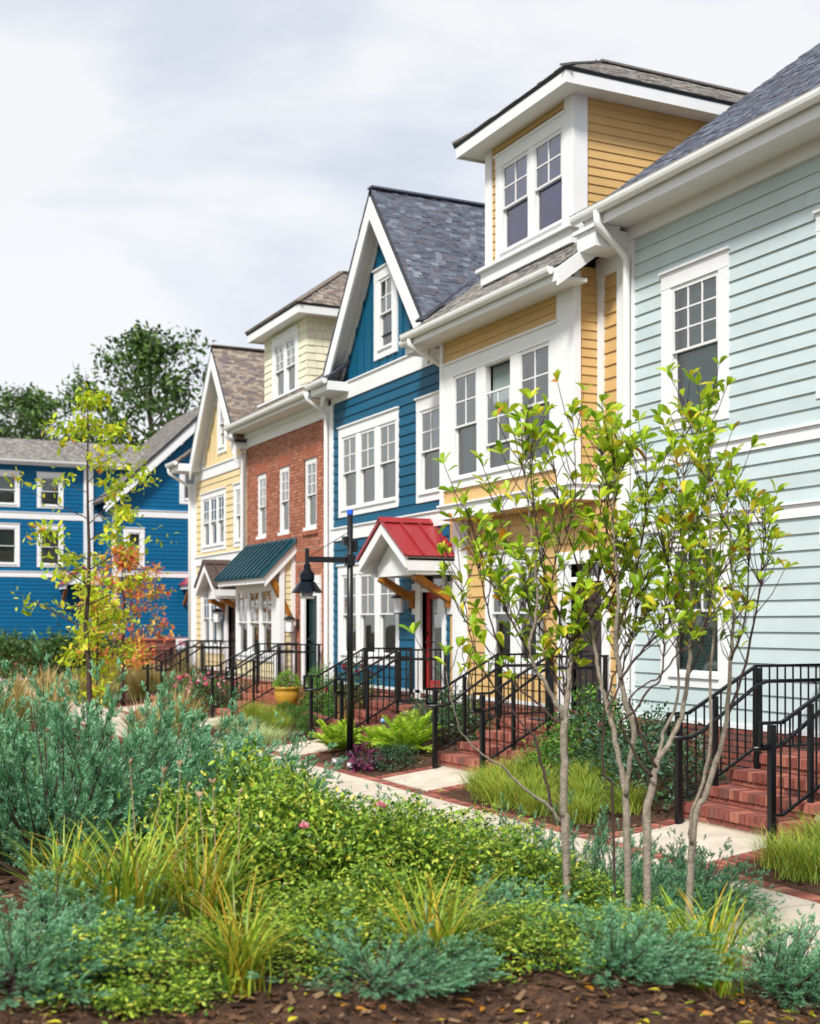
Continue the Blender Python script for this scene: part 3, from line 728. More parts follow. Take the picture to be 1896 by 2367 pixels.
canopy(HB, -20.27, 9.2, YW, .97, 3.15, 3.78, REDMETAL)
downspout(HB, [(-24.98, 9.63, 6.8), (-24.98, 9.63, 6.66), (-25.0, 10.07, 6.42), (-25.0, 10.07, .55), (-25.0, 9.8, .38)])
lantern(-21.15, 10.15, 2.36, 'black wall lantern with white glass between the blue house window and its red door')

# ================================================================== ochre house with the projecting bay
HO = thing('terraced_house', 'ochre yellow clapboard house with projecting white-framed bay and dormer, dark door', 'house', (-17, YW, 0), 'terraced houses in the row')
wl = Wall('-y', YW); x0, x1 = -19.6, -14.36; bx0, bx1, by = -19.12, -15.06, 9.8
lu = [(-18.1, -17.42), (-17.3, -16.72)]; lz = (1.40, 2.94)
lu = [(-18.12, -17.48), (-17.32, -16.70)]
holes = [(a, b, *lz) for a, b in lu] + [(-15.78, -14.93, .64, 2.88)]
shell(HO, wl, x0, x1, 0, 6.95, holes, OCHRE)
siding(HO, wl, -18.92, x1, .80, 3.72, OCHRE, .18, .028, [(-18.13, -16.69, 1.36, 2.95), (-15.95, -14.78, .6, 3.0)])
siding(HO, wl, -14.9, -14.54, 3.97, 6.83, OCHRE, .18, .028)
casing(HO, wl, -18.3, -16.52, 1.22, 3.13, lu, z_open=lz)
for a, b in lu: window(HO, wl, a, b, *lz, 2, 2)
door(HO, wl, -15.78, -14.93, .66, 2.6, 2.84, DARKDOOR, False, .18, .30)
board(HO, wl, -19.42, -18.92, .62, 3.72, .05); board(HO, wl, -19.2, -19.0, .62, 3.72, .12, 'pilaster')
board(HO, wl, -14.56, -14.34, .62, 7.0, .055); board(HO, wl, -15.04, -14.9, 3.97, 6.83, .05)
band(HO, wl, bx1, -14.36, 6.83, 7.10, .06, 0, 'frieze_board'); band(HO, wl, bx1 + .1, -14.56, 3.73, 3.97, .04)
# the bay
wb = Wall('-y', by); bu = [(-18.66, -17.86), (-17.61, -16.80), (-16.55, -15.68)]; bz = (4.37, 6.06)
b = MB(); holes = [(a, c, *bz) for a, c in bu]
shell(HO, wb, bx0, bx1, 3.74, 6.95, holes, OCHRE, back=.42, name='bay_wall')
siding(HO, wb, -19.03, -15.5, 3.97, 6.84, OCHRE, .128, .022, [(-19.0, -15.5, 4.22, 6.26)])
casing(HO, wb, -19.02, -15.47, 4.2, 6.28, bu, z_open=bz)
for i, (a, c) in enumerate(bu): window(HO, wb, a, c, *bz, 2, 2, cur='curtain', drop=(0.42 if i == 1 else 0))
board(HO, wb, bx0, -19.02, 3.97, 6.84, .05); board(HO, wb, -15.47, bx1 + .05, 3.97, 6.84, .05)
ws = Wall('+x', bx1); siding(HO, ws, by + .05, YW, 3.97, 6.98, OCHRE, .128, .022); board(HO, ws, by - .047, by + .06, 3.97, 6.9, .052)
b = MB(); b.box(bx0 - .03, bx1 + .03, by - .04, YW - .03, 3.73, 3.94); b.box(bx0 - .06, bx1 + .06, by - .08, YW - .03, 3.94, 3.97); b.build('bay_base_board', WHITE, HO, (bx0, by, 3.73))
MB().box(bx0 + .02, bx1 - .02, by + .02, YW - .03, 3.715, 3.73).build('bay_soffit', OCHRE, HO, (bx0, by, 3.7))
main_roof(HO, x0, -14.72, 9.32, SH_GREY, 300)
soffit_box(HO, -19.5, -14.76, 9.36, 9.8, 6.68, 6.73); b = MB(); b.box(-19.5, -14.74, 9.33, 9.36, 6.66, 6.86); b.build('fascia', WHITE, HO, (-19.5, 9.33, 6.66))
gutter(HO, (-19.55, 9.33, zmain(9.32) - .0), (-14.86, 9.33, zmain(9.32)), (0, -1, 0))
zr = lambda y: zmain(y)
MB().prism([(-14.72, 9.28, zr(9.28) - .02), (-14.72, 10.25, zr(10.25) - .02), (-14.72, 10.25, zr(10.25) - .26), (-14.72, 9.28, zr(9.28) - .26)], (.05, 0, 0)).build('rake_board', WHITE, HO, (-14.7, 9.3, 6.8))
MB().prism([(-15.06, 9.36, 6.72), (-15.06, 10.2, 7.28), (-15.06, 10.2, 7.32), (-15.06, 9.36, 6.76)], (.34, 0, 0)).build('rake_soffit', SOFFIT, HO, (-14.7, 9.3, 6.8))
downspout(HO, [(-19.3, 9.28, zmain(9.32) - .1), (-19.3, 9.28, zmain(9.32) - .2), (-19.24, 9.95, 6.3), (-19.24, 10.08, 6.2), (-19.24, 10.08, 3.9)])
b = MB(); p = Vector((-19.82, 9.74, zmain(9.74) + .05)); q = Vector((-21.6, 12.4, zmain(12.4) + .05))
b.beam(p, q, .2, .04); b.build('valley_flashing', FLASH, HO)
brickface(HO, wl, x0, x1, 0.0, .74, PAVERS, cap=110, d=.03); board(HO, wl, -18.92, -16.2, .745, .80, .05, 'water_table')
dormer(HO, -18.1, -15.55, 10.1, 7.47, 9.62, OCHRE, SH_GREY, [(-17.60, -16.78), (-16.63, -15.82)], (7.86, 9.22), (-17.78, -15.72, 7.68, 9.40), .128, .6, 2, 2, cap=120, cur='lilac', corner=.2, L=3.6)
lantern(-16.35, 10.15, 2.33, 'black wall lantern with white glass beside the dark brown door')

# ================================================================== mint house
HM = thing('terraced_house', 'pale mint clapboard house with white trim at the near end of the row', 'house', (-11, YW, 0), 'terraced houses in the row')
x0, x1 = -14.35, -8.2; mu = (-13.4, -12.45); mz = (4.64, 6.32); ml = (1.35, 2.98)
mu2 = (-10.6, -9.65)
holes = [(*mu, *mz), (*mu, *ml), (*mu2, *mz), (-10.55, -9.65, .64, 2.9)]
shell(HM, wl, x0, x1, 0, 7.45, holes, MINT)
hs = [(mu[0] - .02, mu[1] + .02, 4.6, 6.34), (mu[0] - .02, mu[1] + .02, 1.32, 3.0), (mu2[0] - .02, mu2[1] + .02, 4.6, 6.34), (-10.7, -9.5, .6, 3.0)]
for a, b in ((.80, 3.19), (3.36, 4.04), (4.22, 7.16)): siding(HM, wl, -14.19, x1, a, b, MINT, .178, .028, hs)
for u in (mu, mu2): casing(HM, wl, u[0] - .19, u[1] + .19, 4.48, 6.52, [u], z_open=mz); window(HM, wl, *u, *mz, 3, 3, cur='blind')
casing(HM, wl, mu[0] - .2, mu[1] + .2, 1.2, 3.19, [mu], z_open=ml); window(HM, wl, *mu, *ml, 3, 3, cur='blind')
band(HM, wl, x0, x1, 4.04, 4.22); band(HM, wl, x0, x1, 3.19, 3.36, cap=.02)
board(HM, wl, -14.34, -14.18, .62, 7.2, .052); door(HM, wl, -10.55, -9.65, .66, 2.6, 2.86, DARKDOOR)
band(HM, wl, x0, x1, 7.16, 7.36, .07, 0, 'frieze_board')
soffit_box(HM, -14.6, x1, 9.68, 10.2, 7.34, 7.39); MB().box(-14.62, x1, 9.65, 9.68, 7.30, 7.47).build('fascia', WHITE, HM, (x0, 9.6, 7.3))
MB().box(-14.74, -14.29, 9.62, 10.2, 7.04, 7.28).build('eave_return', WHITE, HM, (-14.7, 9.62, 7.05))
b = MB(); b.box(-14.8, -14.27, 9.58, 10.0, 7.28, 7.33); b.build('return_cap', WHITE, HM, (-14.7, 9.62, 7.3))
main_roof(HM, -14.7, x1, 9.64, SH_BLUE, 200, z0=7.52)
gutter(HM, (-14.78, 9.65, 7.53), (x1, 9.65, 7.53), (0, -1, 0), .13)
downspout(HM, [(-14.19, 9.575, 7.46), (-14.19, 9.575, 7.28), (-14.24, 10.08, 6.92), (-14.24, 10.08, .5), (-14.24, 9.85, .3)], .05)
side_gables(HM, -14.6, x1, 7.4, 9.7, 18, MINT)
brickface(HM, wl, x0, x1, 0, .74, PAVERS, cap=110, d=.03); board(HM, wl, x0, x1, .745, .8, .05, 'water_table')

# ================================================================== brick house
HK = thing('terraced_house', 'red brick house with cream dormer and dark green metal awning over its bay', 'house', (-27.7, YW, 0), 'terraced houses in the row')
x0, x1 = -30.55, -25.04; ku = [(-29.80, -29.14), (-28.24, -27.54), (-26.58, -25.84)]; kz = (4.04, 5.62)
holes = [(a, b, *kz) for a, b in ku] + [(-26.5, -25.72, .64, 2.86)]
shell(HK, wl, x0, x1, 0, 6.6, holes, MORTAR, reveal=.12, rm=BRICKS[1])
HH = [(a - .0, b + .0, kz[0] - .10, kz[1] + .245) for a, b in ku] + [(-26.68, -25.55, .5, 2.98), (x0, x1, 3.36, 3.62), (-30.42, -27.2, 0, 3.4)]
brickface(HK, wl, x0, x1, .0, 6.38, BRICKS, HH, cap=300)
it = []
for a, b in ku:
    u = a - .1
    while u < b + .09:
        it.append(((u, YW - .012, kz[1] + .003), None, (.066, .06, .255), 3)); u += .076
    u = a - .06
    while u < b + .05:
        it.append(((u, YW - .05, kz[0] - .1), None, (.066, .1, .095), 3)); u += .076
u = x0
while u < x1 - .05:
    it.append(((u, YW - .012, 3.365), None, (.066, .06, .255), rng.choice((1, 3)))); u += .076
pieces(HK, 'lintel_brick', it, BRICKS, 120, 'lintel_bricks')
for a, b in ku:
    f = MB(); wl.box(f, a, a + .07, -.1, -.02, *kz); wl.box(f, b - .07, b, -.1, -.02, *kz); wl.box(f, a + .07, b - .07, -.1, -.02, kz[1] - .07, kz[1]); wl.box(f, a - .02, b + .02, -.1, .03, kz[0] - .005, kz[0] + .07)
    f.build('window_surround', WHITE, HK, (a, YW, kz[0])); window(HK, wl, a + .07, b - .07, kz[0] + .07, kz[1] - .07, 2, 3, inset=.06)
door(HK, wl, -26.5, -25.72, .66, 2.6, 2.84, GREENDOOR, False, .16, .2)
band(HK, wl, x0, x1, 6.36, 6.69, .05, 0, 'frieze_board'); band(HK, wl, x0, x1, 6.58, 6.698, .12, 0, 'crown_board')
soffit_box(HK, x0, x1, 9.72, 10.2, 6.70, 6.74); MB().box(x0, x1, 9.69, 9.72, 6.68, 6.84).build('fascia', WHITE, HK, (x0, 9.69, 6.68))
gutter(HK, (x0 + .02, 9.69, 6.85), (x1 - .02, 9.69, 6.85), (0, -1, 0)); main_roof(HK, x0, x1 + .06, 9.68, SH_BROWN, 60, z0=6.86)
downspout(HK, [(-30.5, 9.64, 6.76), (-30.5, 9.64, 6.62), (-30.58, 10.07, 6.35), (-30.58, 10.07, .5), (-30.58, 9.85, .35)])
dormer(HK, -29.16, -26.38, 10.18, 6.98, 8.80, CREAM, SH_BROWN, [(-28.42, -27.78), (-27.68, -27.04)], (7.26, 8.48), (-28.58, -26.88, 7.14, 8.64), .17, .72, 2, 3, cap=110, shake=True, corner=0, oh=.3)
# the bay under the awning
wy = Wall('-y', 9.86); bx0, bx1 = -30.4, -27.18; bu = [(-30.22, -29.46), (-29.35, -28.59), (-28.48, -27.72)]; bz = (1.26, 2.8)
shell(HK, wy, bx0, bx1, .72, 3.5, [(a, b, *bz) for a, b in bu], CREAMB, back=.36, name='bay_wall')
siding(HK, wy, bx0, bx1 - .2, .76, 3.2, CREAMB, .14, .02, [(-30.3, -27.5, 1.1, 2.97)])
casing(HK, wy, -30.34, -27.5, 1.12, 2.98, bu, z_open=bz)
for a, b in bu: window(HK, wy, a, b, *bz, 2, 2)
board(HK, wy, -27.5, bx1 + .05, .72, 3.05, .05); ws = Wall('+x', bx1); board(HK, ws, 9.815, 9.93, .72, 3.3, .052); siding(HK, ws, 9.93, YW - .09, .76, 3.5, CREAMB, .14, .02); board(HK, ws, YW - .1, YW, .72, 3.7, .04)
brickface(HK, Wall('-y', 9.84), bx0, bx1 + .03, .0, .70, BRICKS, cap=60)
MB().box(bx0, bx1 + .02, 9.85, YW, 0, .715).build('bay_footing', MORTAR, HK, (bx0, 9.85, 0))
aw0, aw1, ay, az0, az1 = -30.5, -27.08, 9.42, 3.07, 3.86
aw = MB(); aw.box(aw0, aw1, ay, ay + .03, az0 - .17, az0 - .01)
for xx in (aw0, aw1 - .04): aw.prism([(xx, ay + .03, az0 - .005), (xx, YW, az1 - .03), (xx, YW, az1 - .27), (xx, ay + .03, az0 - .25)], (.04, 0, 0))
aw.prism([(aw0 + .04, ay + .03, az0 - .06), (aw0 + .04, YW - .07, az1 - .12), (aw0 + .04, YW - .07, az1 - .16), (aw0 + .04, ay + .03, az0 - .1)], (aw1 - aw0 - .08, 0, 0))
awo = aw.build('awning', WHITE, HK, (aw0, ay, az0)); n = 11; pw = (aw1 + .06 - aw0 + .03) / n; V_ = Vector((0, YW - ay, az1 - az0)).normalized(); N_ = Vector((0, -V_.z, V_.y))
for i in range(n):
    a = aw0 - .03 + i * pw; q = MB()
    q.prism([Vector((a + .002, ay - .05, az0 - .05)), Vector((a + pw - .002, ay - .05, az0 - .05)), Vector((a + pw - .002, YW, az1)), Vector((a + .002, YW, az1))], N_ * .015)
    q.beam(Vector((a + .02, ay - .05, az0 - .05)) + N_ * .045, Vector((a + .02, YW, az1)) + N_ * .045, .05, .08, N_)
    q.build('roof_panel', GREENMETAL, awo)
MB().box(aw0 - .03, aw1 + .03, YW - .04, YW + .01, az1 - .02, az1 + .08).build('awning_flashing', GREENMETAL, awo)
for xx in (aw1 - .14,):
    k = MB(); k.beam((xx, YW - .06, 2.02), (xx, ay + .22, az0 - .02), .11, .16, (1, 0, 0)); k.box(xx - .055, xx + .055, YW - .1, YW - .01, 1.85, 2.35); k.build('bracket', TIMBER, awo)
lantern(-26.95, 10.18, 1.98, 'black wall lantern with white glass on the red brick wall')

# ================================================================== straw yellow gabled house
HS = thing('terraced_house', 'straw yellow clapboard house with narrow front gable, second from the far blue house', 'house', (-32.8, YW, 0), 'terraced houses in the row')
HS['label'] = 'straw yellow clapboard house with steep gable between brick house and far blue house'
x0, x1 = -35.1, -30.62; su = [(-34.34, -33.74), (-33.66, -33.06), (-32.98, -32.40)]; sz = (4.1, 5.4); sl = (1.38, 2.9); ss = (-31.42, -30.98)
holes = [(a, b, *sz) for a, b in su] + [(a, b, *sl) for a, b in su] + [(*ss, *sz), (-32.1, -31.3, .64, 2.85)]
shell(HS, wl, x0, x1, 0, 6.24, holes, STRAW)
hs = [(-34.32, -32.4, 4.06, 5.42), (-34.32, -32.4, 1.34, 2.92), (ss[0] - .02, ss[1] + .02, 4.06, 5.42), (-32.25, -31.15, .6, 2.9)]
siding(HS, wl, -35.0, x1, .8, 3.6, STRAW, .18, .026, hs); siding(HS, wl, -35.0, x1, 3.85, 5.95, STRAW, .18, .026, hs)
casing(HS, wl, -34.5, -32.25, 3.95, 5.55, su, z_open=sz); casing(HS, wl, -34.5, -32.25, 1.2, 3.05, su, z_open=sl); casing(HS, wl, -31.58, -30.82, 3.95, 5.55, [ss], z_open=sz)
for a, b in su: window(HS, wl, a, b, *sz, 2, 2); window(HS, wl, a, b, *sl, 2, 2)
window(HS, wl, *ss, *sz, 2, 2)
band(HS, wl, x0, x1, 3.6, 3.86); band(HS, wl, x0, x1, 5.95, 6.25); board(HS, wl, x0 - .04, x0 + .14, .62, 5.95, .05); board(HS, wl, -30.8, x1, .62, 5.95, .05)
board(HS, wl, x0 - .35, x0 - .04, .3, 5.9, .12, 'pilaster')
door(HS, wl, -32.1, -31.3, .66, 2.55, 2.8, DARKDOOR)
gable_front(HS, wl, -32.46, 9.26, 2.04, 6.56, 9.88, STRAW, SH_BROWN, (-32.82, -32.38, 6.66, 7.92), (-32.98, -32.22, 6.50, 8.10), 2, 2, 60, 6.25)
main_roof(HS, x0, x1, 10.22, SH_BROWN, 0, z0=7.0)
roof_plane(HS, (x0 - .2, 9.5, 6.46), (1, 0, 0), (0, CP, SP), [(0, 0), (.85, 0), (.85, .86), (0, .86)], SH_BROWN, 12, .05, name='return_roof')
MB().box(x0 - .2, x0 + .65, 9.52, 10.2, 6.2, 6.4).build('eave_return', WHITE, HS, (x0, 9.5, 6.2)); gutter(HS, (x0 - .25, 9.5, 6.45), (x0 + .65, 9.5, 6.45), (0, -1, 0))
downspout(HS, [(x0 - .15, 9.46, 6.36), (x0 - .15, 9.46, 6.2), (x0 - .1, 10.05, 5.85), (x0 - .1, 10.05, .4)])
canopy(HS, -31.75, 9.45, YW, .80, 2.95, 3.56, BROWNMETAL)
brickface(HS, wl, x0, x1, 0, .74, PAVERS, cap=0, d=.03); board(HS, wl, x0, x1, .745, .8, .05, 'water_table')
lantern(-32.35, 10.16, 2.2, 'black wall lantern under the brown canopy of the straw yellow house')

# ================================================================== far blue house across the end of the walk
HF = thing('house', 'bright blue clapboard house with broad white raking board at the far end', 'house', (-53.5, 14, 0))
wf = Wall('+x', -53.5); y0, y1 = 12.0, 20.0
fu = (12.62, 13.16); fz = (4.5, 5.82); gu = (15.02, 15.72); gz = (7.3, 8.55); fl = (2.0, 3.6)
rk = lambda z: 12.0 + (z - 6.85) / .94
apex_y, apex_z = 16.6, 6.85 + .94 * 4.6
b = MB(); tri_ = [(y0, 1.3), (2 * apex_y - y0, 1.3), (2 * apex_y - y0, 6.85), (apex_y, apex_z), (y0, 6.85)]
holes = [(*fu, *fz), (*gu, *gz)]
xs = sorted({-99, 99, *[h[0] for h in holes], *[h[1] for h in holes]}); zs = sorted({-99, 99, *[h[2] for h in holes], *[h[3] for h in holes]})
for i in range(len(xs) - 1):
    for j in range(len(zs) - 1):
        if any(inside(h, (xs[i] + xs[i+1]) / 2, (zs[j] + zs[j+1]) / 2) for h in holes): continue
        p = clip_poly(tri_, [(xs[i], zs[j]), (xs[i+1], zs[j]), (xs[i+1], zs[j+1]), (xs[i], zs[j+1])])
        if len(p) >= 3: b.add([(-53.5, u, v) for u, v in p], [tuple(range(len(p)))])
b.box(-61, -53.52, y0, y0 + .05, 1.3, 6.85); b.build('wall', BLUE2, HF)
hs = [(fu[0] - .02, fu[1] + .02, 4.4, 5.9), (gu[0] - .02, gu[1] + .02, 7.2, 8.6)]
for a, c in ((1.35, 3.95), (4.2, 6.48), (6.78, 11.0)):
    siding(HF, wf, y0 + .1, 19, a, c, BLUE2, .175, .024, hs, clip=lambda z: (max(y0, rk(z)), 2 * apex_y - max(y0, rk(z))) if z < apex_z - .2 else None)
casing(HF, wf, 12.42, 13.32, 4.32, 6.0, [fu], z_open=fz); window(HF, wf, *fu, *fz, 1, 1); casing(HF, wf, 14.82, 15.92, 7.1, 8.72, [gu], z_open=gz); window(HF, wf, *gu, *gz, 1, 1)
band(HF, wf, y0, 19, 6.48, 6.78); band(HF, wf, y0, 19, 3.95, 4.2); board(HF, wf, y0 - .04, y0 + .14, 1.35, 6.5, .05)
th = math.atan(.94); c_, s_ = math.cos(th), math.sin(th); S = 5.0 / c_
MB().prism([(-53.1, 11.6, 6.6), (-53.1, apex_y, 6.6 + .94 * 5.0), (-53.1, apex_y, 7.15 + .94 * 5.0), (-53.1, 11.6, 7.15)], (.06, 0, 0)).build('rake_board', WHITE, HF, (-53, 11.6, 6.6))
MB().prism([(-53.49, 11.6, 6.75), (-53.49, apex_y, 6.75 + .94 * 5.0), (-53.49, apex_y, 6.85 + .94 * 5.0), (-53.49, 11.6, 6.85)], (.4, 0, 0)).build('rake_soffit', SOFFIT, HF, (-53, 11.6, 6.6))
roof_plane(HF, (-62, 11.55, 7.14), (1, 0, 0), (0, c_, s_), [(0, 0), (9.0, 0), (9.0, S), (0, S)], SH_GREY, 0, .1, expo=.2)
roof_plane(HF, (-53, 21.65, 7.14), (-1, 0, 0), (0, -c_, s_), [(0, 0), (9.0, 0), (9.0, S), (0, S)], SH_GREY, 0, .1, expo=.3)
# set-back wing to the left
wg = Wall('+x', -55.6)
gu2 = [(7.6, 8.4), (9.4, 10.2)]
shell(HF, wg, 3.0, 13.9, 1.3, 8.75, [(a, c, 4.5, 6.0) for a, c in gu2] + [(a, c, 7.0, 8.2) for a, c in gu2], BLUE2, back=5, name='wing_wall')
siding(HF, wg, 3.0, 12.2, 1.35, 8.7, BLUE2, .175, .024, [(a - .02, c + .02, 4.4, 6.1) for a, c in gu2] + [(a - .02, c + .02, 6.9, 8.3) for a, c in gu2])
for a, c in gu2:
    for z_ in ((4.5, 6.0), (7.0, 8.2)): casing(HF, wg, a - .15, c + .15, z_[0] - .12, z_[1] + .18, [(a, c)], z_open=z_); window(HF, wg, a, c, *z_, 1, 1)
band(HF, wg, 3, 12.2, 6.4, 6.7); band(HF, wg, 3, 12.2, 3.95, 4.2); board(HF, wg, 11.2, 11.6, 1.35, 8.7, .1)
ph = math.atan(.42); roof_plane(HF, (-55.2, 2.6, 8.86), (0, 1, 0), (-math.cos(ph), 0, math.sin(ph)), [(0, 0), (12.3, 0), (12.3, 3.2), (0, 3.2)], SH_GREY, 0, .1, expo=.2)
gutter(HF, (-55.2, 2.6, 8.84), (-55.2, 13.4, 8.84), (1, 0, 0), .14)
MB().box(-55.6, -55.2, 2.6, 13.5, 8.66, 8.72).build('soffit', SOFFIT, HF, (-55.4, 8, 8.7))
# red entry canopies on the blue house
for yy, wv in ((15.62, wf), (10.9, wg)):
    px = wv.p; b = MB()
    b.prism([(px + 1.5, yy - .75, 3.62), (px + 1.5, yy + .75, 3.62), (px + 1.5, yy, 4.3)], (-.05, 0, 0)); b.box(px, px + 1.45, yy - .75, yy - .68, 3.45, 3.66); b.box(px, px + 1.45, yy + .68, yy + .75, 3.45, 3.66)
    cf = b.build('porch_canopy', WHITE, HF, (px, yy, 3.6))
    for sg in (-1, 1):
        MB().prism([(px, yy + sg * .82, 3.6), (px + 1.58, yy + sg * .82, 3.6), (px + 1.58, yy, 4.36), (px, yy, 4.36)], (0, sg * .02, .03)).build('roof_panel', REDMETAL, cf)
        MB().beam((px + .05, yy + sg * .6, 2.8), (px + .95, yy + sg * .6, 3.5), .1, .13, (0, 1, 0)).build('bracket', TIMBER, cf)
# ================================================================== brick front steps and iron railings
WHERE = {'mint': 'the mint house', 'ochre': 'the ochre house', 'blue': 'the blue house', 'brick': 'the brick house', 'straw': 'the straw house'}
RISE = 0.155; NST = 4; LAND = 9.2; TR = 0.31
def steps(nm, cx):
    t = thing('front_steps', 'red brick front steps leading up to ' + WHERE[nm], 'steps', (cx, 8.9, 0), 'brick front steps of the row')
    x0, x1 = cx - .80, cx + .80; near = nm in ('mint', 'ochre', 'blue')
    core = MB()
    for i in range(NST):
        yf = LAND - TR * (NST - 1 - i); core.box(x0 + .012, x1 - .012, yf + .012, 10.12, RISE * i - (.2 if i == 0 else 0), RISE * (i + 1) - .008)
    core.build('core', MORTAR, t, (cx, 9, 0))
    it = []; rc = lambda: rng.choices(range(4), (4, 4, 3, 1))[0]
    for i in range(NST):
        yf = LAND - TR * (NST - 1 - i); z1_ = RISE * (i + 1); zb = RISE * i
        # nosing course of bricks on edge
        n = 21; w = (x1 - x0) / n
        for k in range(n): it.append(((x0 + k * w + .004, yf - .02 + rng.uniform(-.003, .003), z1_ - .095), None, (w - .014, .215, .095 + rng.uniform(-.002, .003)), rc()))
        # stretcher course below
        u = x0 - (.1 if i % 2 else 0)
        while u < x1:
            a, b = max(u, x0), min(u + .2, x1)
            if b - a > .03: it.append(((a + .003, yf, zb + .002), None, (b - a - .008, .09, .05), rc()))
            u += .21
        # second row of the tread
        if i < NST - 1:
            u = x0
            while u < x1 - .02: it.append(((u + .004, yf + .2, z1_ - .06), None, (min(.2, x1 - u) - .01, .1, .058), rc())); u += .21
        # side courses
        for sx, dx in ((x1 - .012, .022), (x0 - .01, .022)):
            zz = zb + .002; r = 0
            for zz, h in ((zb + .002, .065), (zb + .078, .065)):
                u = yf + (.21 if zz > zb + .05 else .1) - (.1 if r % 2 else 0); r += 1
                while u < 10.1:
                    L_ = min(.2, 10.12 - u)
                    if i == NST - 1 or True: it.append(((sx, u, zz), None, (dx, L_ - .01, h), rc()))
                    u += .21
    y = LAND + .2
    while y < 10.05:
        u = x0
        while u < x1 - .02: it.append(((u + .004, y, RISE * NST - .05), None, (min(.2, x1 - u) - .01, .094, .05 + rng.uniform(-.001, .002)), rc())); u += .21
        y += .104
    pieces(t, 'brick', it, PAVERS if near else BRICKS, 300 if near else 0, 'brickwork')
    if nm in ('ochre', 'blue'):
        tag(MB().box(cx - .4, cx + .4, 9.5, 10.0, RISE * NST + .004, RISE * NST + .02).build('doormat', FLASH), 'dark doormat on the brick landing of ' + WHERE[nm], 'doormat')
for nm, cx in DOORS.items(): steps(nm, cx)

def railing(nm, x, which):
    t = thing('railing', 'black iron stair railing, %s side of the steps to %s' % (which, WHERE[nm]), 'railing', (x, 8.9, 0), 'iron stair railings of the row')
    zl = RISE * NST; T = [(8.02, 1.08), (8.28, 1.08), (9.15, zl + .93), (10.12, zl + .93)]
    top = MB()
    for (a, za), (b, zb_) in zip(T, T[1:]): top.beam((x, a - .008, za), (x, b + .008, zb_), .035, .03)
    top.beam((x, 8.02, 1.085), (x, 8.02, .86), .03, .03, (0, 1, 0)); top.beam((x, 8.01, .87), (x, 8.17, .87), .03, .03)
    top.build('top_rail', IRON, t)
    off = .075 if which == 'far' else -.075
    def zt(y):
        for (a, za), (b, zb_) in zip(T, T[1:]):
            if y <= b: return za + (zb_ - za) * max(0, (y - a)) / (b - a)
        return T[-1][1]
    hr = [(8.0, .84), (8.25, .84), (8.38, .89), (9.12, zl + .74), (9.25, zl + .77), (10.0, zl + .77)]
    MB().tube([(x + off, a, b) for a, b in hr], .021, 8).build('handrail', IRON, t, smooth=True)
    k = MB()
    for y in (8.4, 9.2, 9.9): k.beam((x, y, zt(y) - .17), (x + off, y, zt(y) - .19), .014, .014)
    k.build('handrail_bracket', IRON, t)
    lowz = lambda y: max(.12, zt(y) - .86)
    bt = MB(); bt.beam((x, 8.15, lowz(8.28)), (x, 8.28, lowz(8.28)), .03, .025); bt.beam((x, 8.28, lowz(8.28)), (x, 9.15, lowz(9.15)), .03, .025); bt.beam((x, 9.15, lowz(9.15)), (x, 10.1, lowz(10)), .03, .025)
    bt.build('bottom_rail', IRON, t)
    for y in (8.15, 8.62, 9.18, 10.08):
        base = 0.0 if y < 8.3 else RISE * max(1, min(NST, int((y - (LAND - TR * (NST - 1))) / TR) + 1))
        b = 0.058 if y in (8.15, 9.18) else .045
        link('post', unit_cube(IRON), t, (x - b / 2, y - b / 2, base - (.1 if base == 0 else .02)), None, (b, b, zt(y) + (.08 if base == 0 else 0) + (.0 if y < 10 else .03) - base))
    y = 8.26
    while y < 10.02:
        if min(abs(y - q) for q in (8.15, 8.62, 9.18, 10.08)) > .04:
            link('picket', unit_cube(IRON), t, (x - .007, y - .007, lowz(y)), None, (.014, .014, zt(y) - lowz(y)))
        y += .108
for nm, cx in DOORS.items():
    railing(nm, cx - .70, 'far'); railing(nm, cx + .68, 'near')

# ================================================================== street lamp
LX, LY, LZ = -18.5, 7.86, -.1
t = thing('street_lamp', 'black street lamp with bell shade on a side arm and blue pole cap', 'street lamp', (LX, LY, LZ))
b = MB(); b.lathe([(0.0, -.02), (.19, -.02), (.19, .02), (.17, .035), (.075, .04), (.07, .10), (.0, .1)], (LX, LY, LZ), 20); b.build('base_plate', IRON, t, smooth=False)
b = MB(); b.tube([(LX, LY, LZ + .05), (LX, LY, 3.70)], [.054, .046], 16); b.build('pole', IRON, t, smooth=True)
b = MB(); b.lathe([(.0, 0), (.046, 0), (.05, .01), (.05, .07), (.035, .085), (0, .085)], (LX, LY, 3.70), 16); b.build('pole_cap', BLUECAP, t)
AY = LY - .72
b = MB(); b.beam((LX, LY - .03, 2.99), (LX, AY, 2.99), .05, .09); b.box(LX - .06, LX + .06, LY - .07, LY + .06, 2.9, 3.08); b.tube([(LX, AY, 2.86), (LX, AY, 3.13)], .035, 10); b.lathe([(.035, 0), (.03, .03), (0, .035)], (LX, AY, 3.13), 10)
b.box(LX - .03, LX + .03, LY + .05, LY + .12, 3.12, 3.3); b.build('arm', IRON, t)
b = MB(); b.tube([(LX, LY - .04, 3.42), (LX, AY + .06, 3.05)], .006, 5); b.build('stay_wire', IRON, t)
SHADE = mat('glossy_black_shade', '1c212b', 0.12, 0.7, metal=0.8, var=0.05)
n = 24; b = MB(); b.lathe([(.035, .42), (.05, .40), (.06, .33), (.10, .29), (.115, .27), (.115, .17), (.10, .15), (.125, .14), (.245, -.02), (.25, -.03), (.24, -.03), (.11, .13)], (LX, AY, 2.5), n)
b.build('lamp_shade', SHADE, t, smooth=False)
b = MB(); b.lathe([(.0, -.12), (.11, -.12), (.12, -.10), (.12, -.085), (.09, -.08), (.085, .10)], (LX, AY, 2.5), 18); b.build('lamp_lens', OPAL, t, smooth=True)
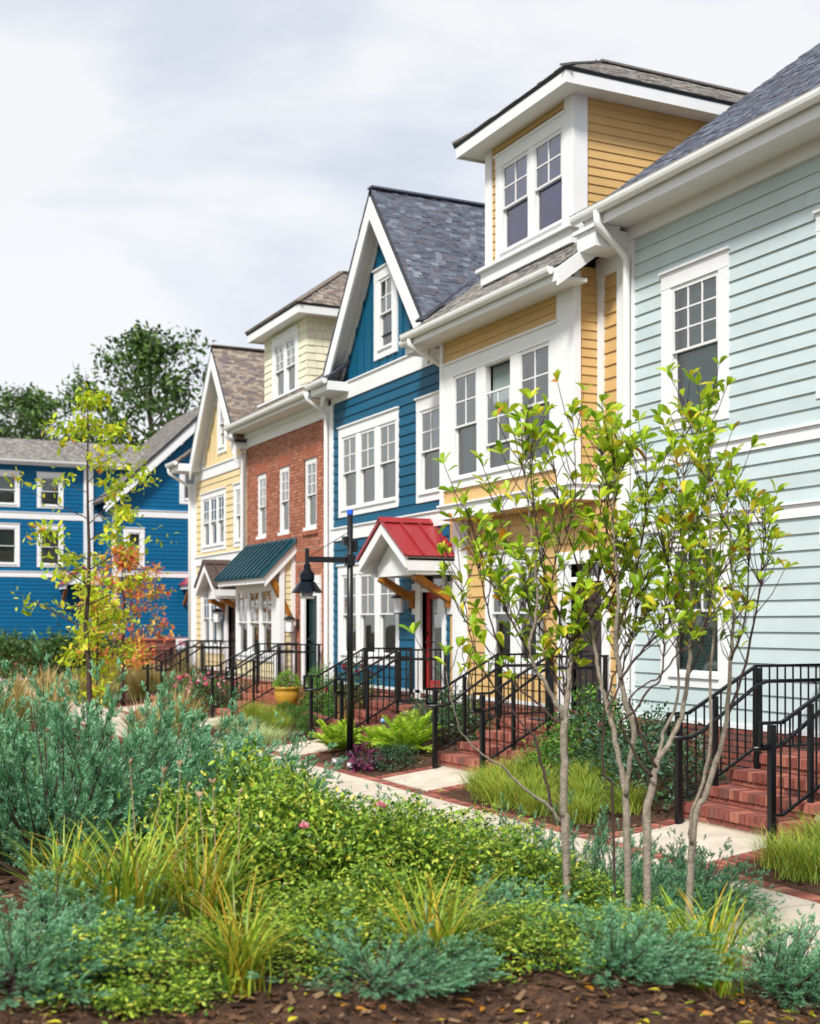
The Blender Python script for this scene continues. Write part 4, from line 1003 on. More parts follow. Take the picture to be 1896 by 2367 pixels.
b = MB(); b.box(LX - .05, LX + .05, LY - .12, LY - .05, 3.22, 3.36); b.build('control_box', IRON, t)

# ================================================================== low brick wall, planters, small things
lw = thing('low_brick_wall', 'low curved red brick wall edging the bed before the brick house', 'wall', (-25, 8.9, 0))
it = []; pts = [(-30.6, 9.35), (-27.4, 9.28), (-25.2, 9.1), (-23.4, 8.85), (-22.0, 8.62), (-21.2, 8.5)]
core = MB()
for (ax_, ay_), (bx_, by_) in zip(pts, pts[1:]):
    L_ = math.hypot(bx_ - ax_, by_ - ay_); ang = math.atan2(by_ - ay_, bx_ - ax_); q = Matrix.Rotation(ang, 3, 'Z').to_quaternion()
    core.prism([(ax_, ay_, -.02), (bx_, by_, -.02), (bx_ - math.sin(ang) * .2, by_ + math.cos(ang) * .2, -.02), (ax_ - math.sin(ang) * .2, ay_ + math.cos(ang) * .2, -.02)], (0, 0, .2))
    for r in range(3):
        u = -(.1 if r % 2 else 0)
        while u < L_ - .02:
            a, c_ = max(u, 0), min(u + .2, L_)
            if c_ - a > .04:
                p = Vector((ax_, ay_, 0)) + q @ Vector((a, -.012, 0)); it.append(((p.x, p.y, r * .075), q, (c_ - a, .2, .066), rng.randrange(4)))
            u += .21
    u = 0
    while u < L_:
        p = Vector((ax_, ay_, 0)) + q @ Vector((u, -.03, 0)); it.append(((p.x, p.y, .226), q, (.066, .24, .07 + rng.uniform(-.004, .004)), rng.randrange(4))); u += .076
core.build('core', MORTARD, lw); pieces(lw, 'brick', it, PAVERS, 300, 'brickwork')
# far retaining wall, fence and sign in front of the far blue house
rw = thing('retaining_wall', 'long red brick retaining wall below the far blue house', 'wall', (-52.6, 10, 0))
w_ = Wall('+x', -52.7); b = MB(); w_.box(b, 11.9, 24, -.5, 0, -.25, 1.3); w_.box(b, 0, 11.9, -.5, 0.02, -.25, .82); b.build('core', MORTARD, rw)
brickface(rw, w_, 11.9, 24, .0, 1.3, PAVERS, cap=0); brickface(rw, Wall('+x', -52.68), 0, 11.9, 0, .82, PAVERS, cap=0)
b = MB(); b.box(-53.25, -52.62, 11.85, 24, 1.3, 1.4); b.box(-53.25, -52.6, 0, 11.85, .82, .9); b.build('coping', PAVERS[2], rw)
sg = thing('sign', 'small white notice board on the far red brick wall', 'sign', (-52.3, 14.6, 0))
MB().box(-52.32, -52.28, 14.35, 14.85, .85, 1.36).build('board', WHITE, sg)
SIGNRED = mat('faded_red_print', 'c98a92', .6, .3, var=.05); SIGNGREY = mat('grey_print', '9aa0a5', .6, .3, var=.05)
MB().box(-52.278, -52.274, 14.43, 14.77, 1.08, 1.28).build('red_panel', SIGNRED, sg); MB().box(-52.278, -52.274, 14.43, 14.77, .92, 1.0).build('grey_panel', SIGNGREY, sg)
MB().box(-52.35, -52.325, 14.57, 14.63, 0, 1.3).build('sign_post', IRON, sg)
fe = thing('iron_fence', 'black iron fence with square posts before the far brick wall', 'fence', (-50, 12.5, 0))
fp = [(-51.5, 14.9), (-50.3, 13.6), (-48.6, 12.35), (-46.8, 11.2), (-45.2, 10.4), (-43.8, 9.9)]
def fence_run(par, P_, h=1.0, post=.1):
    for i, (a, c) in enumerate(P_):
        link('post', unit_cube(IRON), par, (a - post / 2, c - post / 2, -.25), None, (post, post, h + .3))
    for (a, c), (d, e_) in zip(P_, P_[1:]):
        MB().beam((a, c, h - .08), (d, e_, h - .08), .04, .04).build('top_rail', IRON, par, (a, c, 0)); MB().beam((a, c, .15), (d, e_, .15), .04, .04).build('bottom_rail', IRON, par, (a, c, 0))
        L_ = math.hypot(d - a, e_ - c); n = int(L_ / .12)
        for k in range(1, n): link('picket', unit_cube(IRON), par, (a + (d - a) * k / n - .008, c + (e_ - c) * k / n - .008, .15), None, (.016, .016, h - .2))
fence_run(fe, fp)
tag(MB().box(-52.2, -46.5, -30, 9.6, -.26, -.12).build('side_street', mat('pale_asphalt', 'b9b7b4', .9, .2, var=.1, scale=4)), kind='structure')
# yellow pot
POTM = mat('mustard_glazed_pot', 'b98a2e', .35, .5, var=.15, scale=8)
px_, py_ = -24.45, 9.0
tp = thing('flower_pot', 'mustard yellow glazed pot holding the round box bush', 'pot', (px_, py_, .30))
MB().lathe([(0, 0), (.15, 0), (.19, .03), (.25, .2), (.255, .3), (.235, .36), (.26, .37), (.26, .42), (.235, .42), (.22, .36), (0, .34)], (px_, py_, .30), 22).build('pot_body', POTM, tp, smooth=True)
MB().lathe([(0, .35), (.22, .36)], (px_, py_, .30), 22).build('pot_soil', SOIL, tp)
# wooden planter of red flowers beside the blue porch
SLAT = mat('weathered_cedar', '9c7a4c', .75, .2, var=.3, scale=12, objvar=.12)
cx_, cy_ = -21.55, 9.2
tw = thing('wooden_planter', 'slatted wooden planter box behind the lamp post', 'planter', (cx_, cy_, .0))
for k in range(5): link('slat', unit_cube(SLAT), tw, (cx_ - .25 + k * .1, cy_ - .25, .02), None, (.092, .02, .62)); link('slat', unit_cube(SLAT), tw, (cx_ + .25, cy_ - .25 + k * .1, .02), None, (.02, .092, .62))
MB().box(cx_ - .24, cx_ + .24, cy_ - .22, cy_ + .25, 0, .6).build('planter_soil', SOIL, tw)
# small path light stake
sx_, sy_ = -18.75, 8.55
ts = thing('path_light', 'slim grey garden stake light with blue top before the brick steps', 'garden light', (sx_, sy_, 0))
MB().tube([(sx_, sy_, 0), (sx_, sy_, .42)], .022, 8).build('stake', mat('grey_metal', '6c6f74', .4, .5, metal=.3, var=.05), ts); MB().lathe([(0, 0), (.05, 0), (.05, .03), (.03, .05), (0, .05)], (sx_, sy_, .42), 12).build('light_cap', mat('pale_blue_plastic', '7fa6cf', .4, .5, var=.03), ts)
for i, (a, c) in enumerate(((-18.0, 7.45), (-17.35, 7.42))):
    g = thing('garden_spotlight', ('small grey ground spotlight in the mulch beside the lamp base', 'small pale ground spotlight near the purple plant')[i], 'garden light', (a, c, 0), 'ground lights in the lamp bed')
    MB().box(a - .09, a + .09, c - .06, c + .06, -.12, -.05).build('housing', mat('dull_aluminium', 'a9b0b3', .35, .5, metal=.5, var=.05), g); MB().box(a - .07, a + .07, c - .064, c - .0605, -.1, -.06).build('lens', OPAL, g)
# ================================================================== planting beds
def smooth(t): t = max(0.0, min(1.0, t)); return t * t * (3 - 2 * t)
def hnoise(x, y): return .025 * math.sin(3.1 * x + 1.3 * y) * math.cos(2.3 * y - .7 * x) + .012 * math.sin(9 * x) * math.cos(8 * y)
def hgt(x, y):
    if y < 5.5: return WZ - .02 + .47 * smooth((5.35 - y) / 2.1) + hnoise(x, y) * smooth((5.35 - y) / .5)
    e_ = smooth((min(abs(x - c) for c in DOORS.values()) - .945) / .3)
    z_ = zb(y) - .02
    return z_ + e_ * (.01 + .19 * smooth((y - 7.6) / 2.0) + hnoise(x, y) * smooth((y - 7.35) / .4))
def bed(xa, xb, ya, yb, st):
    nx, ny = max(2, int((xb - xa) / st)), max(2, int((yb - ya) / st)); b = MB()
    for j in range(ny + 1):
        for i in range(nx + 1):
            x_, y_ = xa + (xb - xa) * i / nx, ya + (yb - ya) * j / ny; b.v.append((x_, y_, hgt(x_, y_)))
    for j in range(ny):
        for i in range(nx):
            a = j * (nx + 1) + i; b.f.append((a, a + 1, a + nx + 2, a + nx + 1)); b.m.append(0)
    return tag(b.build('planting_bed', MULCH, smooth=True), kind='structure')
bed(-45, 3, -8, MY0 - .215, .3)
edges = sorted(DOORS.values()); prev_ = -45
for cx in edges + [3]:
    a, b_ = prev_, (cx - .945 if cx != 3 else 3)
    if b_ - a > .3: bed(a, b_, MY1 + .215, 10.3, .3)
    prev_ = cx + .945

# ================================================================== foliage tools
def V3(a): return np.asarray(a, float)
def norm(a): return a / np.maximum(np.linalg.norm(a, axis=1, keepdims=True), 1e-9)
def leafcloud(name, tv, tf, pos, dirs, nrm, size, midx, mats, width=None):
    """one mesh holding many small leaves: template vertices tv (length +x, width y, normal z), faces tf"""
    tv = V3(tv); n = len(pos); k = len(tv)
    X = norm(dirs); Z = nrm - X * np.sum(nrm * X, 1, keepdims=True); Z = norm(Z); Y = np.cross(Z, X)
    sz = np.asarray(size)[:, None, None] * np.ones((1, 1, 1)); wd = sz if width is None else np.asarray(width)[:, None, None]
    P = pos[:, None, :] + X[:, None, :] * tv[None, :, 0:1] * sz + Y[:, None, :] * tv[None, :, 1:2] * wd + Z[:, None, :] * tv[None, :, 2:3] * sz
    me = bpy.data.meshes.new(name); me.vertices.add(n * k); me.vertices.foreach_set('co', P.reshape(-1).astype(np.float32))
    fl = [len(f) for f in tf]; flat = np.concatenate([np.array(f) for f in tf]); L_ = len(flat)
    loops = (flat[None, :] + (np.arange(n) * k)[:, None]).reshape(-1); me.loops.add(len(loops)); me.loops.foreach_set('vertex_index', loops.astype(np.int32))
    st = np.concatenate([[0], np.cumsum(fl)[:-1]]); starts = (st[None, :] + (np.arange(n) * L_)[:, None]).reshape(-1)
    me.polygons.add(n * len(tf)); me.polygons.foreach_set('loop_start', starts.astype(np.int32))
    me.polygons.foreach_set('material_index', np.repeat(np.asarray(midx), len(tf)).astype(np.int32))
    for m in mats: me.materials.append(m)
    me.update(calc_edges=True); me.validate()
    return me
LEAF = ([(0,0,0),(.3,.2,.05),(.7,.2,.05),(1,0,-.04),(.7,-.2,.05),(.3,-.2,.05)], [(0,1,2,3),(0,3,4,5)])
DIAM = ([(0,0,0),(.45,.5,0),(1,0,.04),(.45,-.5,0)], [(0,1,2,3)])
MAGL = ([(0,0,0),(.32,0,-.02),(.66,0,-.01),(1,0,-.1),(.28,.12,.05),(.62,.215,.09),(.88,.15,.03),(.28,-.12,.05),(.62,-.215,.09),(.88,-.15,.03)],
        [(0,4,1),(1,4,5,2),(2,5,6,3),(0,1,7),(1,2,8,7),(2,3,9,8)])
CHIP = ([(0,-.5,0),(1,-.35,.1),(1,.4,.08),(0,.5,0)], [(0,1,2,3)])
def lm(name, col, rough=.45, trans=.3, var=.18): return mat(name, col, rough, .35, var=var, scale=7, trans=trans)
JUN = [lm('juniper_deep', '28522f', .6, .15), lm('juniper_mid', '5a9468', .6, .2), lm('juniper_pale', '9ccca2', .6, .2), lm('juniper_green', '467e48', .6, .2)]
ROSE = [lm('rose_green', '7a9c2c', .35, .22), lm('rose_lime', 'acc246', .35, .25), lm('rose_deep', '3f651e', .35, .18), lm('rose_yellow', 'cbc650', .35, .25)]
MAG = [lm('magnolia_green', '9cbe2e', .35, .48), lm('magnolia_lime', 'c4d83a', .35, .5), lm('magnolia_deep', '7aa228', .35, .42), lm('magnolia_yellow', 'dfd03a', .4, .4), lm('magnolia_rust', 'b87a1e', .5, .3)]
DARK = [lm('shrub_dark', '2c4a2e', .4, .15), lm('shrub_mid', '40663a', .4, .2), lm('shrub_blueish', '4d6f5c', .4, .2)]
MIDG = [lm('bush_green', '4e7f2c'), lm('bush_light', '7aa33a'), lm('bush_deep', '35611f')]  # lighter and deeper leaf greens, mixed at random
FERN = [lm('fern_lime', 'b4d03a', .45, .35), lm('fern_green', '8fb630', .45, .35), lm('fern_pale', 'bcd85a', .45, .35)]
GRS = [lm('grass_olive', '8aa23a', .5, .3), lm('grass_yellow', 'aeb645', .5, .3), lm('grass_green', '6f9233', .5, .3)]
PALEG = [lm('sedge_cream', 'd5dba6', .5, .3), lm('sedge_green', 'a9bd7e', .5, .3), lm('sedge_mid', 'bfcf92', .5, .3)]
TANG = [lm('plume_tan', 'c8ab7c', .7, .3), lm('plume_straw', 'b9a765', .7, .3), lm('plume_green', '93a04c', .6, .3)]
LILY = [lm('lily_green', '7f9e28', .4, .3), lm('lily_lime', 'a8b83a', .4, .3), lm('lily_gold', 'c9a936', .5, .3), lm('lily_deep', '56761f', .4, .3)]
BARK = mat('grey_bark', '8e8375', .85, .2, var=.35, scale=25, bump=.5, bscale=70, detail=6)
BARKD = mat('dark_twig_bark', '4a3a36', .8, .2, var=.25, scale=20)
BARKT = mat('brown_tree_bark', '5f5346', .9, .15, var=.3, scale=10, bump=.5, bscale=30)
def rot_dirs(g, n, up=0.3):
    d = g.normal(size=(n, 3)); d[:, 2] += up; return norm(d)

def juniper_meshes(seed, R_, H_, nb=92, m=1050, lean=0.95):
    g = np.random.default_rng(seed); P, D, N, S, M = [], [], [], [], []; wood = MB()
    for i in range(nb):
        az = g.uniform(0, 2 * math.pi); el = math.radians(g.uniform(10, 66)); L_ = g.uniform(.6, 1.05)
        a = np.array([math.cos(az) * math.cos(el), math.sin(az) * math.cos(el), math.sin(el)])
        a[0] += lean * g.uniform(.3, 1.0); a /= np.linalg.norm(a)
        end = a * np.array([R_, R_, H_]) * L_; end[2] = max(end[2], .12)
        base = np.array([g.normal() * .08, g.normal() * .08, .0])
        mid = base * .5 + end * .5 + np.array([0, 0, -.10 * H_]); mid[2] = max(mid[2], .05); tip = end + np.array([a[0] * .08, a[1] * .08, .03])
        def C(t): return (base * (1 - t) ** 2 + mid * 2 * t * (1 - t) + tip * t * t)
        wood.tube([C(np.float64(t)) for t in (0, .3, .6, .92)], [.014, .010, .006, .002], 4, cap=False)
        nl = 20; lev = np.sort(g.uniform(.18, 1.0, nl)); ld = norm(g.normal(size=(nl, 3)) * [1, 1, .7])
        k = g.integers(0, nl, m); t = lev[k][:, None]
        T = norm(2 * (1 - t) * (mid - base) + 2 * t * (tip - mid))
        sl = (.07 + .20 * (1 - lev) * g.uniform(.6, 1.2, nl))[k][:, None]
        lat = ld[k] - T * np.sum(ld[k] * T, 1, keepdims=True); lat = norm(lat)
        sub = norm(T * .95 + lat * .62); u = g.uniform(0, 1, (m, 1)) ** .8
        c0 = base * (1 - t) ** 2 + mid * 2 * t * (1 - t) + tip * t * t
        P.append(c0 + sub * sl * u + g.normal(size=(m, 3)) * .006)
        D.append(norm(sub + g.normal(size=(m, 3)) * .27)); N.append(g.normal(size=(m, 3))); S.append(g.uniform(.015, .031, m))
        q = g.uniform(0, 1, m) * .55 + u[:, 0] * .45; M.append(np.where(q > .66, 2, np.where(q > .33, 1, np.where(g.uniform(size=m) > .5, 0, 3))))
    P = np.concatenate(P); S = np.concatenate(S)
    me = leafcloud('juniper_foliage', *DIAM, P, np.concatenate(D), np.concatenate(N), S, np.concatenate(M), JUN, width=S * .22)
    return me, wood.mesh('juniper_branches', BARKD)
def bush_meshes(seed, R_, H_, n, leaf, mats, wts, clumps=40, sig=.12, fill=.35, tmpl=LEAF, wood=BARKD, flat=.5):
    g = np.random.default_rng(seed)
    d = g.normal(size=(clumps, 3)); d[:, 2] = np.abs(d[:, 2]) * 1.1; d = norm(d); r = (1 - fill * g.uniform(0, 1, (clumps, 1)) ** 1.5)
    c = d * r * np.array([R_, R_, H_]); c[:, 2] = np.maximum(c[:, 2], .06)
    k = g.integers(0, clumps, n); p = c[k] + g.normal(size=(n, 3)) * sig * np.array([1, 1, .8]); p[:, 2] = np.abs(p[:, 2]) + .01
    out_ = norm(p - np.array([0, 0, H_ * .25]))
    dr = norm(out_ * .6 + g.normal(size=(n, 3)) * .8); nr = norm(np.array([0, 0, flat + .4]) + out_ * .5 + g.normal(size=(n, 3)) * .55)
    S = leaf * g.uniform(.45, 1.4, n); M = g.choice(len(mats), n, p=np.array(wts) / sum(wts))
    me = leafcloud('leaves', *tmpl, p, dr, nr, S, M, mats)
    b = MB()
    for i in range(min(clumps, 26)): b.tube([(g.normal() * .03, g.normal() * .03, 0), tuple(c[i] * .55 + np.array([0, 0, .02])), tuple(c[i] * .97)], [.009, .006, .002], 4, cap=False)
    return me, b.mesh('stems', wood)
def grass_mesh(seed, n, H_, spread, arch, wid, mats, wts, base=.06, seg=5, name='blades', erect=.9):
    g = np.random.default_rng(seed); az = g.uniform(0, 2 * math.pi, n); L_ = H_ * g.uniform(.6, 1.1, n); sp = g.uniform(.1, 1, n) * spread; ar = g.uniform(.5, 1.2, n) * arch
    t = np.linspace(0, 1, seg + 1)[None, :]
    bx = g.normal(size=n) * base; by = g.normal(size=n) * base
    rr = sp[:, None] * t + ar[:, None] * t ** 2.2; zz = L_[:, None] * (t * 1.0 - erect * .55 * (ar / (H_ + 1e-6))[:, None] * t ** 2.6)
    ca, sa = np.cos(az)[:, None], np.sin(az)[:, None]; tw = g.normal(size=n)[:, None] * .15 * t
    cx_ = bx[:, None] + rr * ca - tw * sa * H_; cy_ = by[:, None] + rr * sa + tw * ca * H_
    w = wid * g.uniform(.6, 1.2, n)[:, None] * np.sqrt(np.clip(1 - t ** 1.6, 0.02, 1)) * .5
    P = np.stack([np.stack([cx_ - sa * w, cy_ + ca * w, zz], -1), np.stack([cx_ + sa * w, cy_ - ca * w, zz], -1)], 2)     # n, seg+1, 2, 3
    me = bpy.data.meshes.new(name); k = (seg + 1) * 2; me.vertices.add(n * k); me.vertices.foreach_set('co', P.reshape(-1).astype(np.float32))
    q = np.array([[2*i, 2*i+1, 2*i+3, 2*i+2] for i in range(seg)]).reshape(-1); loops = (q[None, :] + (np.arange(n) * k)[:, None]).reshape(-1)
    me.loops.add(len(loops)); me.loops.foreach_set('vertex_index', loops.astype(np.int32)); me.polygons.add(n * seg); me.polygons.foreach_set('loop_start', (np.arange(n * seg) * 4).astype(np.int32))
    M = g.choice(len(mats), n, p=np.array(wts) / sum(wts)); me.polygons.foreach_set('material_index', np.repeat(M, seg).astype(np.int32)); me.polygons.foreach_set('use_smooth', np.ones(n * seg, bool))
    for m in mats: me.materials.append(m)
    me.update(calc_edges=True); me.validate(); return me
def fern_mesh(seed, nf=20, L_=.5):
    g = np.random.default_rng(seed); P, D, N, S, M = [], [], [], [], []
    for i in range(nf):
        az = g.uniform(0, 2 * math.pi); el = math.radians(g.uniform(28, 74)); l = L_ * g.uniform(.7, 1.15); h = np.array([math.cos(az), math.sin(az), 0]); side = np.array([-h[1], h[0], 0])
        k = 30
        for j in range(k):
            t = .12 + .88 * j / k; p = h * l * t * math.cos(el) + np.array([0, 0, l * math.sin(el) * t - .42 * l * t ** 2.3 * math.cos(el)])
            tg = h * math.cos(el) + np.array([0, 0, math.sin(el) - .9 * math.cos(el) * t ** 1.3]); tg /= np.linalg.norm(tg); w = l * .30 * math.sin(math.pi * min(1, .12 + t * .86)) ** .8
            for sg_ in (-1, 1):
                P.append(p); D.append(side * sg_ * .85 + tg * .5 + g.normal(size=3) * .1 + [0, 0, .1]); N.append(np.array([0, 0, 1]) + g.normal(size=3) * .25); S.append(max(w, .015)); M.append(g.choice(3, p=[.5, .3, .2]))
    S = np.array(S)
    return leafcloud('fronds', *DIAM, np.array(P), np.array(D), np.array(N), S, np.array(M), FERN, width=np.full(len(S), .022))
class Plant:
    def __init__(s, kind, parts): s.kind = kind; s.parts = parts
    def put(s, p, label, cat, group, rz=None, sc=1.0, zs=1.0):
        p = Vector(p); r = rng.uniform(0, 6.28) if rz is None else rz
        o = thing(s.kind, label, cat, p, group); o.rotation_euler = (0, 0, r); o.scale = (sc, sc, sc * zs)
        for nm, me in s.parts:
            c = bpy.data.objects.new(nm, me); COL.objects.link(c); c.parent = o
            if nm in ('leaves', 'foliage', 'blades', 'fronds', 'plumes', 'flowers', 'seed_heads'): c['kind'] = 'stuff'
        return o
def on(x_, y_, dz=0.0): return (x_, y_, hgt(x_, y_) + dz)
def onF(X, F): p = at(X, F); return (p.x, p.y, hgt(p.x, p.y) - .01)

# ================================================================== foreground junipers
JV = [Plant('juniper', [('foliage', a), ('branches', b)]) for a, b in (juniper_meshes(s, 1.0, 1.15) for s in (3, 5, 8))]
RZ = math.atan2(CV, SV)
JL = [(-40, 8.9, 1.05, 1.2, 'spreading blue-green juniper at the far left edge of the foreground bed'),
      (120, 8.6, 1.1, 1.22, 'tall spreading blue-green juniper, second from the left in the foreground'),
      (290, 8.9, 1.05, 1.2, 'feathery blue-green juniper behind the daylily leaves'),
      (420, 9.8, 1.0, 1.12, 'feathery blue-green juniper in the middle of the juniper mass'),
      (560, 10.2, .9, 1.0, 'arching juniper beside the concrete walk, right end of the juniper mass'),
      (640, 8.9, .62, .9, 'small juniper growing through the back of the rose bushes'),
      (900, 9.2, .55, 1.0, 'small juniper spray rising behind the rose bushes near the path corner'),
      (1100, 9.6, .5, .85, 'low juniper left of the grey magnolia trunk'),
      (1350, 8.7, .62, 1.35, 'upright pale juniper between the two grey magnolia trunks'),
      (1520, 9.1, .6, .75, 'low juniper spreading right of the forked magnolia trunk'),
      (1130, 7.2, .55, .6, 'low juniper at the foot of the left magnolia'),
      (120, 6.6, .75, .62, 'low dark juniper in the bottom left corner'),
      (1800, 7.4, .7, .7, 'low juniper in the bottom right corner')]
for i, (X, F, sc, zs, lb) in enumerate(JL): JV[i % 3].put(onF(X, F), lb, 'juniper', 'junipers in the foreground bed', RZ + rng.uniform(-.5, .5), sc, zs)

# ================================================================== rose bushes, daylilies
RV = [Plant('rose_bush', [('leaves', a), ('stems', b)]) for a, b in (bush_meshes(s, .66, .78, 8200, .040, ROSE, (4, 2.4, 4, .9), 95, .08, .5) for s in (21, 22))]
RL = [(520, 8.2, 1.0, 1.12, 'yellow-green rose bush between the junipers and the path'), (650, 7.8, 1.0, .9, 'leafy rose bush left of the pink bloom in the foreground'),
      (790, 8.1, 1.0, .74, 'small-leaved rose bush with a pink bloom, middle of the foreground'), (930, 7.8, 1.0, .72, 'small-leaved rose bush in front of the path corner'),
      (1070, 8.3, 1.0, .76, 'small-leaved rose bush left of the magnolia trunk'), (1180, 8.9, .8, .75, 'small rose bush beside the left magnolia stems'),
      (740, 6.5, .8, .55, 'low rose bush along the bottom edge, left of centre'), (1480, 7.1, .7, .55, 'low rose bush at the foot of the forked magnolia')]
for i, (X, F, sc, zs, lb) in enumerate(RL): RV[i % 2].put(onF(X, F), lb, 'rose bush', 'rose bushes in the foreground bed', None, sc, zs)
PINK = [lm('petal_pink', 'e59aa6', .5, .3), lm('petal_rose', 'd0476f', .5, .3), lm('petal_pale', 'f2cfcf', .5, .3)]; CRIM = [lm('petal_crimson', '9c1f3a', .5, .25), lm('petal_wine', '6d1730', .5, .25)]
def bloom(p, r, mats, label, name='rose_bloom'):
    g = np.random.default_rng(int(abs(p[0] * 91 + p[1] * 37)) + 3); n = 16; d = rot_dirs(g, n, .7)
    me = leafcloud('petals', *LEAF, np.tile(V3(p), (n, 1)), d, rot_dirs(g, n), np.full(n, r) * g.uniform(.7, 1.1, n), g.integers(0, len(mats), n), mats, width=np.full(n, r * 1.6))
    return me
for X, Y, F, nm in ((880, 1860, 7.6, 'pink rose bloom on the middle rose bush'), (705, 1910, 7.2, 'faded cream rose bloom low on the left rose bushes')):
    v = at_px(X, Y, F); o = link('rose_bloom', bloom(v, .035, PINK, nm)); tag(o, nm, 'flower')
LV = [Plant('daylily_clump', [('blades', grass_mesh(s, 110, .78, .16, .42, .017, LILY, (4, 3, 1.6, 2), .07, 7)), ('blades', grass_mesh(s + 9, 26, .85, .2, .30, .015, LILY, (1, 2, 3, 1), .07, 7))]) for s in (31, 32)]
LL = [(300, 6.75, 1.0, 'arching daylily clump, left of the pair at the bottom left'), (460, 6.9, .95, 'arching daylily clump, right of the pair at the bottom left'), (150, 7.2, .8, 'daylily clump half under the left juniper'),
      (1000, 6.15, .75, 'daylily clump at the bottom edge below the rose bushes'), (1640, 6.6, .8, 'daylily clump at the bottom right below the magnolia'), (560, 5.9, .7, 'small daylily clump at the bottom edge, left of centre')]
for i, (X, F, sc, lb) in enumerate(LL): LV[i % 2].put(onF(X, F), lb, 'daylily', 'daylily clumps in the foreground', None, sc)
STALK = mat('dry_stalk', 'a58a6e', .8, .2, var=.2)
for i, (X, Y0_, X2, Y2, F) in enumerate(((330, 2050, 300, 1768, 6.8), (400, 2000, 417, 1770, 6.9), (365, 1990, 378, 1786, 7.0), (480, 2020, 492, 1812, 6.9), (455, 2020, 461, 1842, 6.7), (520, 2010, 553, 1834, 7.0), (436, 2010, 434, 1822, 6.8))):
    p, q = at_px(X, Y0_, F), at_px(X2, Y2, F + .05); p.z = hgt(p.x, p.y) - .02
    s_t = thing('seed_stalk', ('tall bent dry seed stalk, leftmost above the daylilies', 'straight dry seed stalk, tallest at the juniper edge', 'short dry seed stalk between the two tall ones', 'dry seed stalk with a plump brown head', 'short dry stalk low in the daylily leaves', 'dry seed stalk leaning right, rightmost of the group', 'dry seed stalk with a dark pod, middle of the group')[i], 'seed stalk', p, 'dry daylily seed stalks')
    m_ = (p + q) / 2 + Vector((rng.uniform(-.04, .04), rng.uniform(-.04, .04), .02)); MB().tube([p, m_, q], [.0034, .0028, .0018], 5).build('stalk', STALK, s_t)
    b = MB()
    for k in range(3):
        d_ = Vector((rng.uniform(-1, 1), rng.uniform(-1, 1), 1.1)).normalized(); b.tube([q, q + d_ * .012, q + d_ * .026, q + d_ * .036], [.0025, .0065, .006, .0015], 5)
    b.build('seed_pod', STALK, s_t)

# ================================================================== beds by the houses
DV = [Plant('dark_shrub', [('leaves', a), ('stems', b)]) for a, b in (bush_meshes(s, .62, .78, 2600, .05, DARK, (4, 3, 2), 60, .09, .45) for s in (41, 42))]
DV[0].put(on(-17.75, 9.15), 'dark glossy shrub between the two flights of brick steps', 'shrub', 'shrubs by the house fronts', sc=1.1, zs=1.0)
DV[1].put(on(-12.9, 9.1), 'dark rose shrub below the mint house wall', 'shrub', 'shrubs by the house fronts', sc=1.25, zs=1.0)
DV[0].put(on(-11.6, 8.6), 'dark bushy shrub beside the mint house railing', 'shrub', 'shrubs by the house fronts', sc=1.2, zs=.9)
DV[1].put(on(-16.85, 7.85), 'small dark green shrub in front of the right fern', 'shrub', 'shrubs in the lamp bed', sc=.62, zs=.75)
DV[0].put(on(-18.3, 8.6), 'olive-brown bushy shrub behind the lamp post', 'shrub', 'shrubs in the lamp bed', sc=.6, zs=.95)
BV = [Plant('leafy_bush', [('leaves', a), ('stems', b)]) for a, b in (bush_meshes(s, .6, .85, 2200, .055, MIDG, (4, 2, 3), 55, .1, .45) for s in (51, 52))]
BV[0].put(on(-14.15, 9.45), 'leafy green bush at the corner of the ochre and mint houses', 'bush', 'leafy bushes by the house fronts', sc=1.05, zs=1.1)
BV[1].put(on(-13.6, 8.75), 'leafy green bush in front of the white downspout', 'bush', 'leafy bushes by the house fronts', sc=.9, zs=.8)
BV[0].put(on(-23.95, 9.6), 'upright green bush at the foot of the blue house downspout', 'bush', 'leafy bushes by the house fronts', sc=.75, zs=1.5)
BV[1].put(on(-23.2, 9.6), 'feathery green bush under the left blue house window', 'bush', 'leafy bushes by the house fronts', sc=.7, zs=1.2)
BV[0].put(on(-18.35, 9.75), 'green bush under the ochre house ground floor window', 'bush', 'leafy bushes by the house fronts', sc=.8, zs=1.0)
BV[1].put(on(-24.75, 9.75), 'green bush just behind the yellow pot', 'bush', 'leafy bushes by the house fronts', sc=.7, zs=1.35)
FV = [Plant('fern', [('fronds', fern_mesh(s, 34, .62))]) for s in (61, 62)]
FV[0].put(on(-19.0, 7.85), 'lime green fern left of the lamp post', 'fern', 'lime ferns in the lamp bed', sc=1.15, zs=1.0); FV[1].put(on(-17.35, 8.3), 'large lime green fern right of the lamp post', 'fern', 'lime ferns in the lamp bed', sc=1.25, zs=1.05); FV[1].put(on(-18.1, 8.2), 'small lime green fern tight behind the lamp post', 'fern', 'lime ferns in the lamp bed', sc=.9)
PUR = [lm('purple_leaf', '6a2350', .5, .2), lm('plum_leaf', '8d2c63', .5, .2), lm('plum_dark', '3d2a3a', .5, .15)]
PV = Plant('purple_plant', [(n_, m_) for n_, m_ in zip(('leaves', 'stems'), bush_meshes(71, .22, .42, 420, .06, PUR, (3, 2, 3), 18, .05, .4))]); PV.put(on(-17.05, 7.5), 'purple-leaved plant in the mulch in front of the right fern', 'plant', None)
BXV = Plant('box_ball', [(n_, m_) for n_, m_ in zip(('leaves', 'stems'), bush_meshes(81, .24, .36, 2600, .022, MIDG, (3, 1, 5), 160, .025, .12))])
